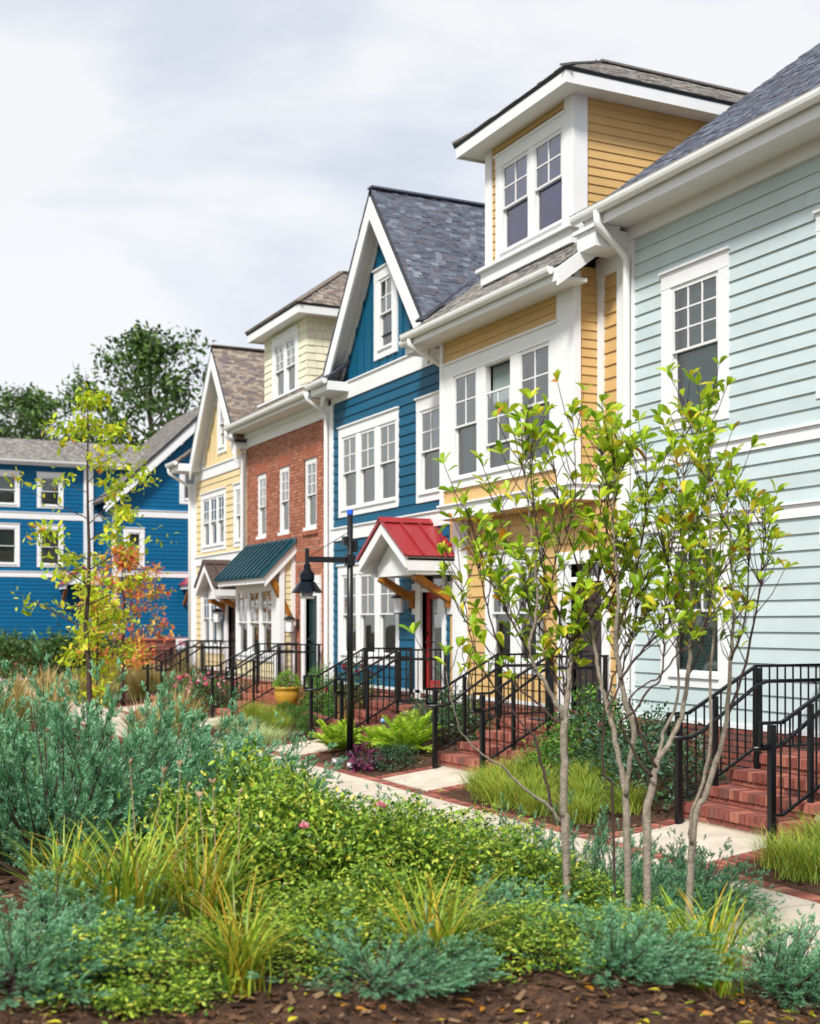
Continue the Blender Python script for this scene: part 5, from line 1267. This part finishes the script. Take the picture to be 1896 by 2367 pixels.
for i, (a, c) in enumerate(((-21.6, 8.38), (-22.3, 8.5), (-23.1, 8.65), (-23.9, 8.78))): BXV.put(on(a, c), ('dark clipped box ball nearest the iron railing', 'clipped box ball, second from the railing', 'clipped box ball, third from the railing', 'clipped box ball farthest from the railing')[i], 'box ball', 'clipped box balls along the low wall')
BX2 = Plant('box_bush', [(n_, m_) for n_, m_ in zip(('leaves', 'stems'), bush_meshes(82, .27, .36, 2600, .025, [MIDG[1], FERN[1], MIDG[0]], (3, 2, 1), 120, .03, .15))]); BX2.put((px_, py_, .66), 'round bright green bush growing in the yellow pot', 'bush', None)
GV = [Plant('ornamental_grass', [('blades', grass_mesh(s, 420, .5, .16, .26, .007, GRS, (3, 4, 2), .10, 5))]) for s in (91, 92)]
for i, (a, c, sc, lb) in enumerate(((-22.2, 8.05, .8, 'yellow-green grass clump nearest the blue house steps'), (-23.0, 8.25, .95, 'yellow-green grass clump, second from the blue house steps'), (-23.8, 8.35, 1.0, 'yellow-green grass clump, third from the blue house steps'), (-24.75, 8.4, 1.0, 'yellow-green grass clump beside the brick house branch path'),
      (-13.7, 7.75, .85, 'fine green grass clump behind the left magnolia trunk'), (-13.2, 8.1, .9, 'fine green grass clump between the magnolia trunks'), (-12.7, 7.7, .9, 'fine green grass clump below the mint house shrub'), (-12.0, 7.95, .9, 'fine green grass clump left of the mint house branch path'), (-12.5, 8.3, .9, 'fine green grass clump against the mint house shrubs'), (-14.1, 8.5, .8, 'fine green grass clump beside the ochre house steps'),
      (-27.5, 7.6, .9, 'green grass clump beyond the brick house branch path'), (-30.7, 8.4, 1.0, 'green grass clump beside the pink roses'))):
    GV[i % 2].put(on(a, c), lb, 'ornamental grass', 'green ornamental grasses', sc=sc)
PG = Plant('pale_sedge', [('blades', grass_mesh(95, 420, .36, .2, .3, .008, PALEG, (3, 2, 2), .14, 5))])
for i, (a, c, lb) in enumerate(((-21.5, 7.6, 'pale variegated sedge nearest the blue house branch path'), (-22.2, 7.65, 'pale variegated sedge, second from the blue house branch path'), (-22.9, 7.7, 'pale variegated sedge, third from the blue house branch path'), (-23.7, 7.75, 'pale variegated sedge, fourth along the walk'), (-24.5, 7.8, 'pale variegated sedge beside the brick house branch path'))): PG.put(on(a, c), lb, 'sedge', 'pale sedges along the walk', sc=1.05)
TG = [Plant('fountain_grass', [('blades', grass_mesh(s, 380, .85, .22, .4, .010, [TANG[2], GRS[2], TANG[1]], (3, 2, 2), .12, 5)), ('plumes', grass_mesh(s + 5, 90, 1.05, .25, .32, .035, TANG[:2], (2, 1), .1, 6))]) for s in (101, 102)]
for i, (X, F, lb) in enumerate(((470, 32, 'tan fountain grass left of the pink roses'), (440, 35, 'tan fountain grass below the far straw house railing'), (400, 33, 'tan fountain grass, third left of the pink roses'), (360, 36, 'tan fountain grass under the iron fence posts'), (320, 34, 'tan fountain grass right of the red maple'), (280, 37, 'tan fountain grass in front of the red maple'), (240, 34, 'tan fountain grass at the foot of the yellow maple'), (180, 36, 'tan fountain grass left of the yellow maple'), (110, 35, 'tan fountain grass near the left edge'), (40, 36, 'tan fountain grass at the left edge'), (330, 40, 'tan fountain grass farthest back by the fence'), (430, 41, 'tan fountain grass beside the fence end'))):
    p = at(X, F); TG[i % 2].put((p.x, p.y, hgt(p.x, p.y)), lb, 'fountain grass', 'tan fountain grasses at the far bend', sc=.8 + .12 * (i % 3))
for i, (X, F, lb) in enumerate(((30, 20, 'green grass clump at the left edge beyond the juniper'), (120, 22, 'green grass clump left of the yellow maple trunk'), (330, 21, 'green grass clump right of the yellow maple trunk'), (420, 24, 'green grass clump just above the junipers'))):
    p = at(X, F); TG[i % 2].put((p.x, p.y, hgt(p.x, p.y)), lb, 'fountain grass', 'tan fountain grasses at the far bend', sc=1.0)
PR = Plant('rose_shrub', [(n_, m_) for n_, m_ in zip(('leaves', 'stems'), bush_meshes(111, .8, .75, 2400, .06, DARK + [MIDG[0]], (3, 3, 1, 3), 50, .12, .4))])
for i, (a, c, lb) in enumerate(((-29.7, 8.55, 'pink flowering rose shrub left of the brick house steps'), (-28.4, 8.7, 'pink flowering rose shrub nearer the brick house steps'))):
    o = PR.put(on(a, c), lb, 'rose shrub', 'pink rose shrubs at the far beds')
    g = np.random.default_rng(113 + i); n = 26; cpos = rot_dirs(g, n, 1.0) * np.array([.78, .78, .74]); cpos[:, 2] = np.abs(cpos[:, 2]); k = 9
    pos = np.repeat(cpos, k, 0); c = bpy.data.objects.new('flowers', leafcloud('flowers', *LEAF, pos, rot_dirs(g, n * k, .4), rot_dirs(g, n * k), np.full(n * k, .085), g.choice(3, n * k, p=[.3, .5, .2]), PINK, width=np.full(n * k, .11))); COL.objects.link(c); c.parent = o; c['kind'] = 'stuff'
RF = Plant('flowering_rose', [(n_, m_) for n_, m_ in zip(('leaves', 'stems'), bush_meshes(121, .5, .75, 900, .05, [MIDG[0], MIDG[2], FERN[2]], (3, 2, 1), 34, .1, .5))])
o = RF.put((cx_, cy_, .55), 'crimson flowering rose in the wooden planter by the blue house', 'rose', None)
g = np.random.default_rng(123); n = 14; cpos = rot_dirs(g, n, .6) * np.array([.5, .5, .7]); cpos[:, 2] = np.abs(cpos[:, 2]); pos = np.repeat(cpos, 10, 0); c = bpy.data.objects.new('flowers', leafcloud('flowers', *LEAF, pos, rot_dirs(g, n * 10, .4), rot_dirs(g, n * 10), np.full(n * 10, .06), g.choice(2, n * 10), CRIM, width=np.full(n * 10, .09))); COL.objects.link(c); c.parent = o; c['kind'] = 'stuff'
# ================================================================== bark chips
g = np.random.default_rng(5); pts = []
while len(pts) < 17000:
    if g.uniform() < .62: F = g.uniform(5.2, 9.5); X = g.uniform(-60, 1960); p = at(X, F); x_, y_ = p.x, p.y
    else: x_, y_ = g.uniform(-24, -8), g.uniform(MY1 + .25, 9.6)
    if MY0 - .24 < y_ < MY1 + .24: continue
    if y_ > MY1 and any(abs(x_ - c) < .97 for c in DOORS.values()): continue
    pts.append((x_, y_, hgt(x_, y_) + g.uniform(.004, .018)))
pts = np.array(pts); n = len(pts); dr = g.normal(size=(n, 3)) * [1, 1, .18]; nr = np.array([0, 0, 1]) + g.normal(size=(n, 3)) * .35; S = .012 + .06 * g.uniform(0, 1, n) ** 2.2
CHM = [mat('chip_brown', '5d4230', .9, .15, var=.3, scale=20), mat('chip_tan', '7d644b', .9, .15, var=.3, scale=20), mat('chip_dark', '32241b', .9, .15, var=.3, scale=20)]
tag(link('bark_chips', leafcloud('bark_chips', *CHIP, pts, dr, nr, S, g.choice(3, n, p=[.45, .2, .35]), CHM, width=S * g.uniform(.12, .6, n))), 'loose brown bark chips scattered over the planting beds', 'mulch', kind='stuff')
# more planting where the photograph shows the bed closed
GX = [(-14.05, 7.75, 'fine green grass clump at the walk edge behind the left magnolia'), (-13.4, 7.55, 'fine green grass clump in the middle of the grass bed'), (-12.9, 7.5, 'fine green grass clump at the walk edge below the forked magnolia'), (-12.3, 7.5, 'fine green grass clump at the walk edge near the mint branch path'), (-11.6, 7.6, 'fine green grass clump hard against the mint branch path'), (-12.9, 8.6, 'fine green grass clump below the leafy corner bush'), (-14.1, 8.15, 'fine green grass clump beside the ochre branch path'), (-11.4, 8.1, 'fine green grass clump under the mint railing')]
for i, (a, c, lb) in enumerate(GX): GV[i % 2].put(on(a, c), lb, 'ornamental grass', 'green ornamental grasses', sc=.85 + .1 * (i % 3), zs=.85)
for i, (X, F, sc, zs, lb) in enumerate(((1010, 8.9, 1.0, .7, 'small-leaved rose bush behind the front row, right of centre'), (1230, 8.4, .85, .72, 'small-leaved rose bush hard against the left magnolia trunk'), (1400, 8.2, .75, .7, 'low rose bush between the two magnolias'), (600, 8.9, .9, .95, 'tall yellow-green rose bush at the edge of the junipers'))):
    RV[i % 2].put(onF(X, F), lb, 'rose bush', 'rose bushes in the foreground bed', None, sc, zs)
for i, (X, F, sc, zs, lb) in enumerate(((1180, 9.3, .6, 1.15, 'feathery juniper left of the left magnolia trunk'), (1440, 9.3, .6, 1.1, 'feathery juniper just left of the forked magnolia'), (1600, 9.4, .62, .9, 'juniper spray pointing right below the mint railing'))):
    JV[(i + 1) % 3].put(onF(X, F), lb, 'juniper', 'junipers in the foreground bed', RZ + rng.uniform(-.4, .4), sc, zs)
for i, (X, F, sc, zs, lb) in enumerate(((330, 6.0, .75, .55, 'low rose bush at the bottom edge below the daylilies'), (1230, 6.5, .7, .5, 'low rose bush at the bottom edge below the left magnolia'), (900, 6.9, .8, .62, 'low rose bush filling the gap in front of the middle roses'))):
    RV[i % 2].put(onF(X, F), lb, 'rose bush', 'rose bushes in the foreground bed', None, sc, zs)
for i, (X, F, sc, zs, lb) in enumerate(((880, 5.9, .6, .5, 'low spreading juniper at the bottom edge, centre'), (1420, 6.3, .62, .55, 'low spreading juniper at the bottom edge, right of centre'), (40, 5.9, .7, .55, 'low spreading juniper cut by the bottom left corner'))):
    JV[(i + 2) % 3].put(onF(X, F), lb, 'juniper', 'junipers in the foreground bed', RZ + rng.uniform(-.6, .6), sc, zs)
# fallen leaves on the mulch and the walk
g = np.random.default_rng(15); pts = []
while len(pts) < 520:
    F = g.uniform(5.2, 13); X = g.uniform(-60, 1960); p = at(X, F)
    if p.y > MY1 + .2: continue
    z_ = WZ + .012 if MY0 - .22 < p.y < MY1 + .22 else hgt(p.x, p.y) + .02
    if MY0 - .22 < p.y and g.uniform() < .75: continue
    pts.append((p.x, p.y, z_))
pts = np.array(pts); n = len(pts)
tag(link('fallen_leaves', leafcloud('fallen_leaves', *MAGL, pts, g.normal(size=(n, 3)) * [1, 1, .15], np.array([0, 0, 1]) + g.normal(size=(n, 3)) * .3, g.uniform(.035, .08, n), g.choice(5, n, p=[.05, .1, .05, .4, .4]), MAG)), 'fallen yellow and brown leaves lying on the mulch and walk', 'leaves', kind='stuff')
# lawn beyond the junipers and the bed right of the mint steps
LAWN = mat('lawn_green', '4f6a2c', .9, .1, var=.3, scale=9, detail=8)
lx0, lx1, ly0, ly1 = -44, -13.2, -8, 3.2
b = MB(); nx = 60; ny = 22
for j in range(ny + 1):
    for i in range(nx + 1):
        a, c = lx0 + (lx1 - lx0) * i / nx, ly0 + (ly1 - ly0) * j / ny; b.v.append((a, c, hgt(a, c) + .03))
for j in range(ny):
    for i in range(nx):
        a = j * (nx + 1) + i; b.f.append((a, a + 1, a + nx + 2, a + nx + 1)); b.m.append(0)
lawn = tag(b.build('lawn', LAWN, smooth=True), kind='structure')
g = np.random.default_rng(77); n = 42000; px = g.uniform(lx0, lx1, n); py = g.uniform(-2.5, ly1, n); pz = np.array([hgt(a, c) for a, c in zip(px, py)]) + .025
dr = norm(g.normal(size=(n, 3)) * [.45, .45, .1] + [0, 0, 1]); S = g.uniform(.04, .085, n)
tag(link('lawn_grass', leafcloud('lawn_grass', *DIAM, np.stack([px, py, pz], 1), dr, g.normal(size=(n, 3)), S, g.choice(3, n), [MIDG[0], MIDG[1], GRS[2]], width=np.full(n, .012))), 'short mown green grass beyond the juniper bed', 'grass', kind='stuff')
for i, (a, c, sc, lb) in enumerate(((-8.5, 8.1, .9, 'fine green grass clump right of the mint steps'), (-8.2, 7.6, .9, 'fine green grass clump at the right edge near the walk'), (-8.6, 7.7, .8, 'fine green grass clump beside the mint branch path, right side'), (-7.8, 8.3, .95, 'fine green grass clump farthest right by the mint house'))):
    GV[i % 2].put(on(a, c), lb, 'ornamental grass', 'green ornamental grasses', sc=sc)
DV[0].put(on(-8.2, 9.0), 'dark shrub right of the mint house steps', 'shrub', 'shrubs by the house fronts', sc=1.1); DV[1].put(on(-7.4, 8.8), 'dark shrub farthest right by the mint house', 'shrub', 'shrubs by the house fronts', sc=1.0)
# ================================================================== magnolia shrubs, stems followed one by one
def zp(x_, y_, F): return at_px(1080 + x_ * 560 / 1727, 1370 + y_ * 550 / 1696, F)     # stem positions as seen in a close view
def mag(label, stems, F0, seed, tw_n, twig_y=300, extra=()):
    g = random.Random(seed); root = thing('magnolia', label, 'magnolia shrub', zp(*stems[0][1][0][:2], F0), 'magnolia shrubs in the foreground bed')
    r0 = wloc(root); r0.z = hgt(r0.x, r0.y) - .02; root.location = r0; W[root.name] = r0
    sites = []
    for nm, pts, dF in stems:
        P_, R_ = [], []; n = len(pts)
        for i, (x_, y_, r_) in enumerate(pts):
            F = F0 + dF[0] + (dF[1] - dF[0]) * i / (n - 1); v = zp(x_, y_, F)
            if i == 0 and nm == 'trunk': v.z = hgt(v.x, v.y) - .03
            P_.append(v); R_.append(max(.0022, r_ * .324 / 2960 * F * .5 * .98))
        # Catmull-Rom smoothing plus small kinks
        Q, RR = [], []
        for i in range(n - 1):
            a, b, c, d = P_[max(0, i-1)], P_[i], P_[i+1], P_[min(n-1, i+2)]
            for k in range(4):
                t = k / 4; t2, t3 = t*t, t*t*t
                q = (b*2 + (c - a)*t + (a*2 - b*5 + c*4 - d)*t2 + (b*3 - a - c*3 + d)*t3) * .5
                Q.append(q + Vector((g.gauss(0, 1), g.gauss(0, 1), g.gauss(0, 1))) * .0035); RR.append(R_[i] + (R_[i+1] - R_[i]) * t)
        Q.append(P_[-1]); RR.append(R_[-1])
        MB().tube(Q, RR, 8).build('trunk' if nm == 'trunk' else 'stem', BARK if RR[0] > .0105 else BARKD, root, Q[0], smooth=True)
        if nm == 'bare': continue
        for i in range(1, len(Q)):
            if Q[i].z > zp(0, twig_y, F0).z: sites.append((Q[i], (Q[i] - Q[i-1]).normalized(), RR[i], i == len(Q) - 1))
    ends = [s for s in sites if s[3]]; rest = [s for s in sites if not s[3]]
    zlo = zp(0, twig_y, F0).z; zhi = zp(0, -1250, F0).z
    wts = [.4 + 1.3 * (s[0].z - zlo) / (zhi - zlo) for s in rest]
    pick = ends + g.choices(rest, wts, k=tw_n)
    leaves = []; tw = MB(); rightv = Vector((SV, CV, 0)); fw = Vector((-CV, SV, 0))
    for p, d, r, end in pick:
        L_ = g.uniform(.05, .12) if end else g.uniform(.10, .38)
        az = g.uniform(0, 6.28); side = rightv * math.cos(az) + fw * math.sin(az)
        dr = (d * .8 + side * (.15 if end else .95) + Vector((0, 0, .75))).normalized()
        q1 = p + dr * L_ * .5 + side * .01; q2 = p + dr * L_ + Vector((0, 0, L_ * .12))
        tw.tube([p, q1, q2], [min(r, .004), .003, .002], 5, cap=False)
        for k in range(g.randint(4, 8)):
            a2 = g.uniform(0, 6.28); t = g.uniform(.25, 1) if k > 3 else 1.0
            bp = p + (q2 - p) * t; out_ = rightv * math.cos(a2) + fw * math.sin(a2)
            ld = (dr * g.uniform(.2, .9) + out_ * g.uniform(.5, 1.0) + Vector((0, 0, g.uniform(-.1, .5)))).normalized()
            nrm = (Vector((0, 0, 1)) - out_ * .5 + Vector((g.gauss(0, .4), g.gauss(0, .4), g.gauss(0, .3))))
            leaves.append((bp, ld, nrm, g.uniform(.062, .112), g.choices(range(5), (5, 5.5, 2.6, 1.6, .35))[0]))
    for p, ld, nrm, s, mi in extra: leaves.append((p, ld, nrm, s, mi))
    for p, d, r, end in g.choices(rest, k=70):
        az = g.uniform(0, 6.28); side = rightv * math.cos(az) + fw * math.sin(az); q = p + (d * .6 + side * .8 + Vector((0, 0, .6))).normalized() * g.uniform(.1, .3)
        tw.tube([p, p.lerp(q, .5) + Vector((0, 0, .012)), q], [.003, .0024, .0016], 4, cap=False)
    tag(tw.build('twigs', BARKD, root, smooth=True), kind='stuff')
    # the leaves that show largest are separate, the others one mesh
    leaves.sort(key=lambda l: -l[3] / depth(l[0]))
    for p, ld, nrm, s, mi in leaves[:300]:
        X_ = ld.normalized(); Z_ = (nrm - X_ * nrm.dot(X_)).normalized(); Y_ = Z_.cross(X_)
        link('leaf', MLEAF[mi], root, p, Matrix((X_, Y_, Z_)).transposed().to_quaternion(), (s, s * g.uniform(.85, 1.15), s * g.uniform(.6, 1.6)))
    if len(leaves) > 300:
        L2 = leaves[300:]; ar = lambda k: np.array([tuple(l[k]) for l in L2])
        me = leafcloud('foliage', *MAGL, ar(0) - np.array(r0), ar(1), ar(2), np.array([l[3] for l in L2]), np.array([l[4] for l in L2]), MAG)
        c = link('foliage', me, root, r0); c['kind'] = 'stuff'
    return root
MLEAF = []
for m in MAG:
    b = MB(); b.add(MAGL[0], MAGL[1]); MLEAF.append(b.mesh('magnolia_leaf', m, smooth=True))
A = [('trunk', [(712, 2270, 40), (702, 1690, 64), (687, 1550, 60), (690, 1200, 58), (690, 950, 56), (705, 860, 46), (728, 600, 36), (738, 440, 32), (742, 350, 28)], (0, 0)),
     ('s', [(742, 350, 24), (690, 270, 20), (650, 150, 18), (590, 0, 16), (540, -170, 14), (500, -380, 11), (470, -700, 9), (450, -1010, 7)], (0, -.3)),
     ('s', [(742, 350, 22), (800, 280, 20), (850, 150, 18), (835, 0, 16), (775, -250, 13), (690, -520, 11), (640, -760, 9), (610, -960, 7)], (0, .3)),
     ('s', [(742, 360, 18), (850, 220, 14), (960, 60, 13), (1040, -60, 11), (1120, -150, 9)], (0, -.25)),
     ('s', [(690, 900, 34), (655, 830, 34), (590, 710, 32), (500, 560, 30), (440, 420, 30), (470, 280, 24), (495, 100, 22), (500, -50, 20), (470, -270, 16), (440, -600, 12), (405, -900, 10), (388, -1120, 7)], (0, -.2)),
     ('s', [(440, 420, 18), (350, 270, 16), (280, 130, 15), (215, 0, 13), (150, -150, 11), (60, -400, 8), (10, -560, 6)], (-.1, .2)),
     ('s', [(215, 20, 11), (250, -250, 10), (300, -480, 8), (270, -560, 7), (240, -640, 5)], (.1, .3)),
     ('s', [(690, 930, 24), (600, 880, 20), (480, 770, 18), (380, 690, 16), (300, 560, 15), (230, 400, 14), (170, 200, 12), (120, 0, 11), (70, -230, 9), (20, -420, 7)], (0, .35)),
     ('s', [(665, 1640, 32), (590, 1530, 26), (400, 1390, 20), (250, 1240, 16), (150, 1180, 14), (0, 1050, 12), (-60, 950, 10), (-110, 760, 8), (-150, 560, 6)], (.05, -.3)),
     ('s', [(600, 1540, 24), (560, 1330, 22), (500, 1100, 20), (470, 1010, 18), (390, 930, 14), (260, 760, 12), (120, 560, 10), (40, 380, 9), (0, 180, 8), (-30, 0, 7), (-60, -250, 6)], (.05, .2)),
     ('s', [(470, 1010, 12), (350, 980, 11), (200, 890, 10), (70, 780, 9), (10, 690, 8), (-20, 500, 6)], (.15, -.1)),
     ('s', [(700, 880, 18), (690, 600, 15), (650, 420, 13), (560, 300, 12), (470, 180, 10), (400, 80, 8)], (0, .3)),
     ('s', [(728, 600, 14), (670, 700, 10), (600, 520, 10), (520, 300, 9), (520, 120, 8)], (.05, .35)),
     ('s', [(590, 0, 12), (640, -250, 10), (760, -600, 9), (770, -900, 8), (760, -1160, 6)], (-.1, -.35)),
     ('s', [(835, 0, 12), (900, -300, 10), (960, -650, 8), (950, -1000, 7), (930, -1120, 6)], (.1, .1))]
mag('leafy magnolia with one grey upright trunk and spreading bare lower stems, left of the two', A, 8.0, 5, 175, 760)
Bm = [('trunk', [(1150, 2290, 44), (1140, 1680, 56), (1130, 1420, 50), (1080, 1200, 40), (1050, 1000, 38), (1005, 830, 36), (962, 680, 28), (930, 500, 28), (890, 280, 26), (860, 150, 24)], (0, .1)),
      ('s', [(870, 180, 20), (905, 0, 18), (960, -200, 16), (1000, -500, 13), (985, -850, 10), (955, -1090, 7)], (.1, .3)),
      ('s', [(1135, 1440, 38), (1160, 1200, 36), (1190, 970, 40), (1140, 830, 40), (1090, 600, 38), (1065, 400, 36), (1060, 280, 34), (1075, 0, 26), (1060, -250, 22), (1040, -420, 18), (1050, -700, 13), (1055, -950, 9)], (0, -.2)),
      ('s', [(1060, 300, 18), (1130, 120, 15), (1190, -100, 13), (1250, -380, 11), (1290, -650, 9), (1270, -1000, 6)], (-.1, -.4)),
      ('s', [(1005, 830, 18), (1080, 680, 15), (1120, 500, 13), (1170, 350, 12), (1200, 120, 10), (1190, -180, 8)], (0, .35)),
      ('s', [(1090, 620, 24), (1200, 470, 20), (1330, 330, 18), (1430, 220, 16), (1490, 60, 13), (1420, -250, 10), (1370, -560, 8)], (-.1, .2)),
      ('trunk', [(1046, 2290, 20), (1040, 1460, 20), (980, 1300, 17), (970, 1000, 17), (980, 830, 17), (1030, 640, 15), (1090, 480, 14), (1170, 300, 12), (1230, 60, 10), (1300, -200, 7)], (.2, .1)),
      ('trunk', [(1290, 2300, 50), (1280, 1650, 64), (1320, 1400, 54), (1355, 1200, 46), (1420, 1110, 38), (1500, 960, 36), (1540, 850, 34), (1570, 600, 32), (1600, 300, 28), (1600, 0, 24), (1620, -260, 18), (1640, -520, 13), (1680, -1000, 8), (1690, -1200, 6)], (-.15, -.1)),
      ('s', [(1350, 1240, 24), (1260, 1080, 20), (1195, 880, 18), (1160, 760, 14), (1280, 640, 13), (1380, 600, 14), (1500, 440, 13), (1610, 370, 10), (1700, 200, 8), (1760, -100, 6)], (-.15, -.5)),
      ('s', [(1360, 1190, 30), (1400, 1000, 26), (1480, 840, 22), (1510, 690, 18), (1500, 400, 15), (1540, 100, 13), (1530, -300, 11), (1540, -700, 9), (1530, -1200, 6)], (-.15, .3)),
      ('s', [(1305, 1310, 22), (1190, 1140, 19), (1105, 960, 17), (1100, 905, 17), (1190, 850, 17), (1290, 700, 16), (1390, 590, 14), (1400, 300, 11), (1430, -50, 9), (1480, -500, 8), (1500, -900, 6)], (-.2, -.45)),
      ('trunk', [(1560, 2200, 60), (1620, 1640, 52), (1690, 1460, 44), (1780, 1200, 40), (1850, 900, 34), (1880, 500, 28), (1900, 100, 22), (1880, -300, 15), (1850, -760, 8)], (.1, .0)),
      ('s', [(1603, 1800, 30), (1598, 1600, 28), (1690, 1340, 26), (1740, 1000, 22), (1730, 600, 20), (1760, 200, 16), (1740, -300, 12), (1720, -900, 8)], (-.05, -.4)),
      ('s', [(1850, 900, 24), (1960, 600, 20), (2040, 250, 16), (2100, -150, 11), (2120, -500, 7)], (.05, .4)),
      ('s', [(1880, 480, 18), (1980, 200, 14), (2010, -200, 10), (1990, -620, 7)], (0, -.3)),
      ('s', [(1570, 600, 16), (1660, 420, 14), (1720, 150, 11), (1800, -200, 9), (1810, -560, 6)], (-.1, .4))]
mag('leafy magnolia with several forked grey trunks, right of the two', Bm, 7.9, 9, 310, 520)

# ================================================================== maples at the left and trees beyond
def grow_tree(seed, H_, R_, trunk_r, nl, leafs, leaf, mats, wts, crown0=.35, sig=.25, tmpl=LEAF, wood=BARKT, limb_up=.5, per=1.0, droop=0.0):
    g = random.Random(seed); gn = np.random.default_rng(seed); w = MB()
    trunk = [Vector((0, 0, -.1))]; n = 9
    for i in range(1, n + 1): trunk.append(Vector((g.gauss(0, .02) * H_ * .25, g.gauss(0, .02) * H_ * .25, H_ * .94 * i / n)))
    w.tube(trunk, [trunk_r * (1 - .88 * i / n) for i in range(n + 1)], 8)
    tips = []
    for k in range(nl):
        f = crown0 + (1 - crown0) * (k + g.random()) / nl; i = min(n - 1, int(f * n)); p = trunk[i].lerp(trunk[i+1], f * n - i)
        az = k * 2.4 + g.uniform(-.5, .5); rel = (f - crown0) / (1 - crown0); prof = math.sin(math.pi * min(1, .22 + rel * .78)) ** .7
        L_ = R_ * prof * g.uniform(.75, 1.1); d = Vector((math.cos(az), math.sin(az), limb_up * g.uniform(.6, 1.4))).normalized()
        q1 = p + d * L_ * .5 + Vector((0, 0, .04 * L_)); q2 = p + d * L_ + Vector((0, 0, (.14 - droop) * L_)); r = trunk_r * (1 - f * .85) * .42
        w.tube([p, q1, q2], [r, r * .6, r * .15], 5, cap=False)
        for j in range(6):
            t = .3 + .7 * (j + g.random()) / 6; b0 = (p.lerp(q1, t * 2) if t < .5 else q1.lerp(q2, t * 2 - 1))
            s = Vector((g.gauss(0, 1), g.gauss(0, 1), g.gauss(.25, .7))).normalized() * L_ * g.uniform(.18, .4); e_ = b0 + s + Vector((0, 0, -droop * L_ * .3))
            w.tube([b0, (b0 + e_) / 2 + Vector((0, 0, .03)), e_], [r * .3, r * .2, r * .06], 4, cap=False); tips += [e_, b0.lerp(e_, .6)]
        tips.append(q2)
    T = np.array([tuple(t) for t in tips]); keep = gn.uniform(size=len(T)) < per; T = T[keep]
    k = gn.integers(0, len(T), leafs); p = T[k] + gn.normal(size=(leafs, 3)) * sig * np.array([1, 1, .6])
    me = leafcloud('crown', *tmpl, p, rot_dirs(gn, leafs, -.2), rot_dirs(gn, leafs, 1.0), leaf * gn.uniform(.6, 1.25, leafs), gn.choice(len(mats), leafs, p=np.array(wts) / sum(wts)), mats, width=None)
    return [('trunk', w.mesh('trunk', wood, smooth=True)), ('crown', me)]
def plant_tree(kind, parts, p, label, cat, group=None, rz=0.0, sc=1.0):
    o = thing(kind, label, cat, p, group); o.rotation_euler = (0, 0, rz); o.scale = (sc,) * 3
    for nm, me in parts:
        c = bpy.data.objects.new(nm, me); COL.objects.link(c); c.parent = o
    return o
YEL = [lm('maple_lime', 'b6cc2a', .5, .4), lm('maple_yellow', 'd8d23a', .5, .4), lm('maple_green', '8aa82a', .5, .35), lm('maple_orange', 'd99a3a', .5, .4)]
REDM = [lm('maple_red', 'cf5f4a', .5, .4), lm('maple_coral', 'e2885c', .5, .4), lm('maple_gold', 'e0b44a', .5, .4), lm('maple_olive', 'a8a83a', .5, .4)]
TRG = [lm('tree_dark', '36501f', .5, .2), lm('tree_mid', '44632a', .5, .25), lm('tree_light', '64823a', .5, .3)]
p = at(205, 20.2); plant_tree('young_maple', grow_tree(201, 5.9, 1.25, .05, 20, 1500, .13, YEL, (4, 3, 2, .35), .25, .10, limb_up=.35, wood=BARKD, per=.42, droop=.06), (p.x, p.y, hgt(p.x, p.y)), 'slender young maple with sparse lime-yellow leaves at the left', 'maple')
p = at(225, 22.4); plant_tree('young_maple', grow_tree(204, 2.7, .55, .03, 10, 1300, .11, YEL, (3, 4, 1, .3), .25, .12, limb_up=.4, wood=BARKD, per=.7), (p.x, p.y, .0), 'small bright yellow-green maple sapling below the slender one', 'maple')
p = at(285, 33); plant_tree('red_maple', grow_tree(202, 4.1, 1.35, .06, 16, 2500, .14, REDM, (2, 3, 3, 2.4), .18, .13, limb_up=.4, wood=BARKD, per=.6), (p.x, p.y, .0), 'small maple turning coral red and gold before the blue house', 'maple')
BT = grow_tree(211, 19.5, 6.0, .42, 34, 6800, .40, TRG, (3, 3, 2), .26, .46, limb_up=.8, per=.5)
BT2 = grow_tree(213, 15.5, 5.6, .36, 26, 9000, .42, TRG, (3, 3, 2), .2, .5, limb_up=.65, per=.6)
for parts, X, F, lb, rz, sc in ((BT, 352, 75, 'tall airy green tree behind the far blue house roof', 0.4, 1.0), (BT2, 235, 82, 'broad green tree left of the tall one behind the far blue house', 1.0, .9), (BT2, 445, 86, 'green tree right of the tall one beside the straw gable', 2.6, .85), (BT, 60, 88, 'large green tree at the left edge of the picture', 3.4, .95), (BT2, 130, 96, 'green tree farther back between the left edge and the tall tree', 4.4, 1.0), (BT, -80, 80, 'green tree cut by the left edge', 5.0, .9), (BT2, 330, 98, 'green tree low behind the blue roof ridge', 5.6, .95)):
    p = at(X, F); plant_tree('tree', parts, (p.x, p.y, 0), lb, 'tree', 'trees behind the far blue house', rz, sc)
HD = Plant('hedge_bush', [(n_, m_) for n_, m_ in zip(('leaves', 'stems'), bush_meshes(231, 1.3, 1.5, 2600, .16, TRG, (2, 3, 1), 60, .25, .4))])
for i, (X, F, lb) in enumerate(((20, 46, 'rounded green bush at the left edge by the side street'), (130, 47, 'rounded green bush beside the side street'), (215, 50, 'rounded green bush against the far brick wall'))): p = at(X, F); HD.put((p.x, p.y, 0), lb, 'bush', 'green bushes by the side street')
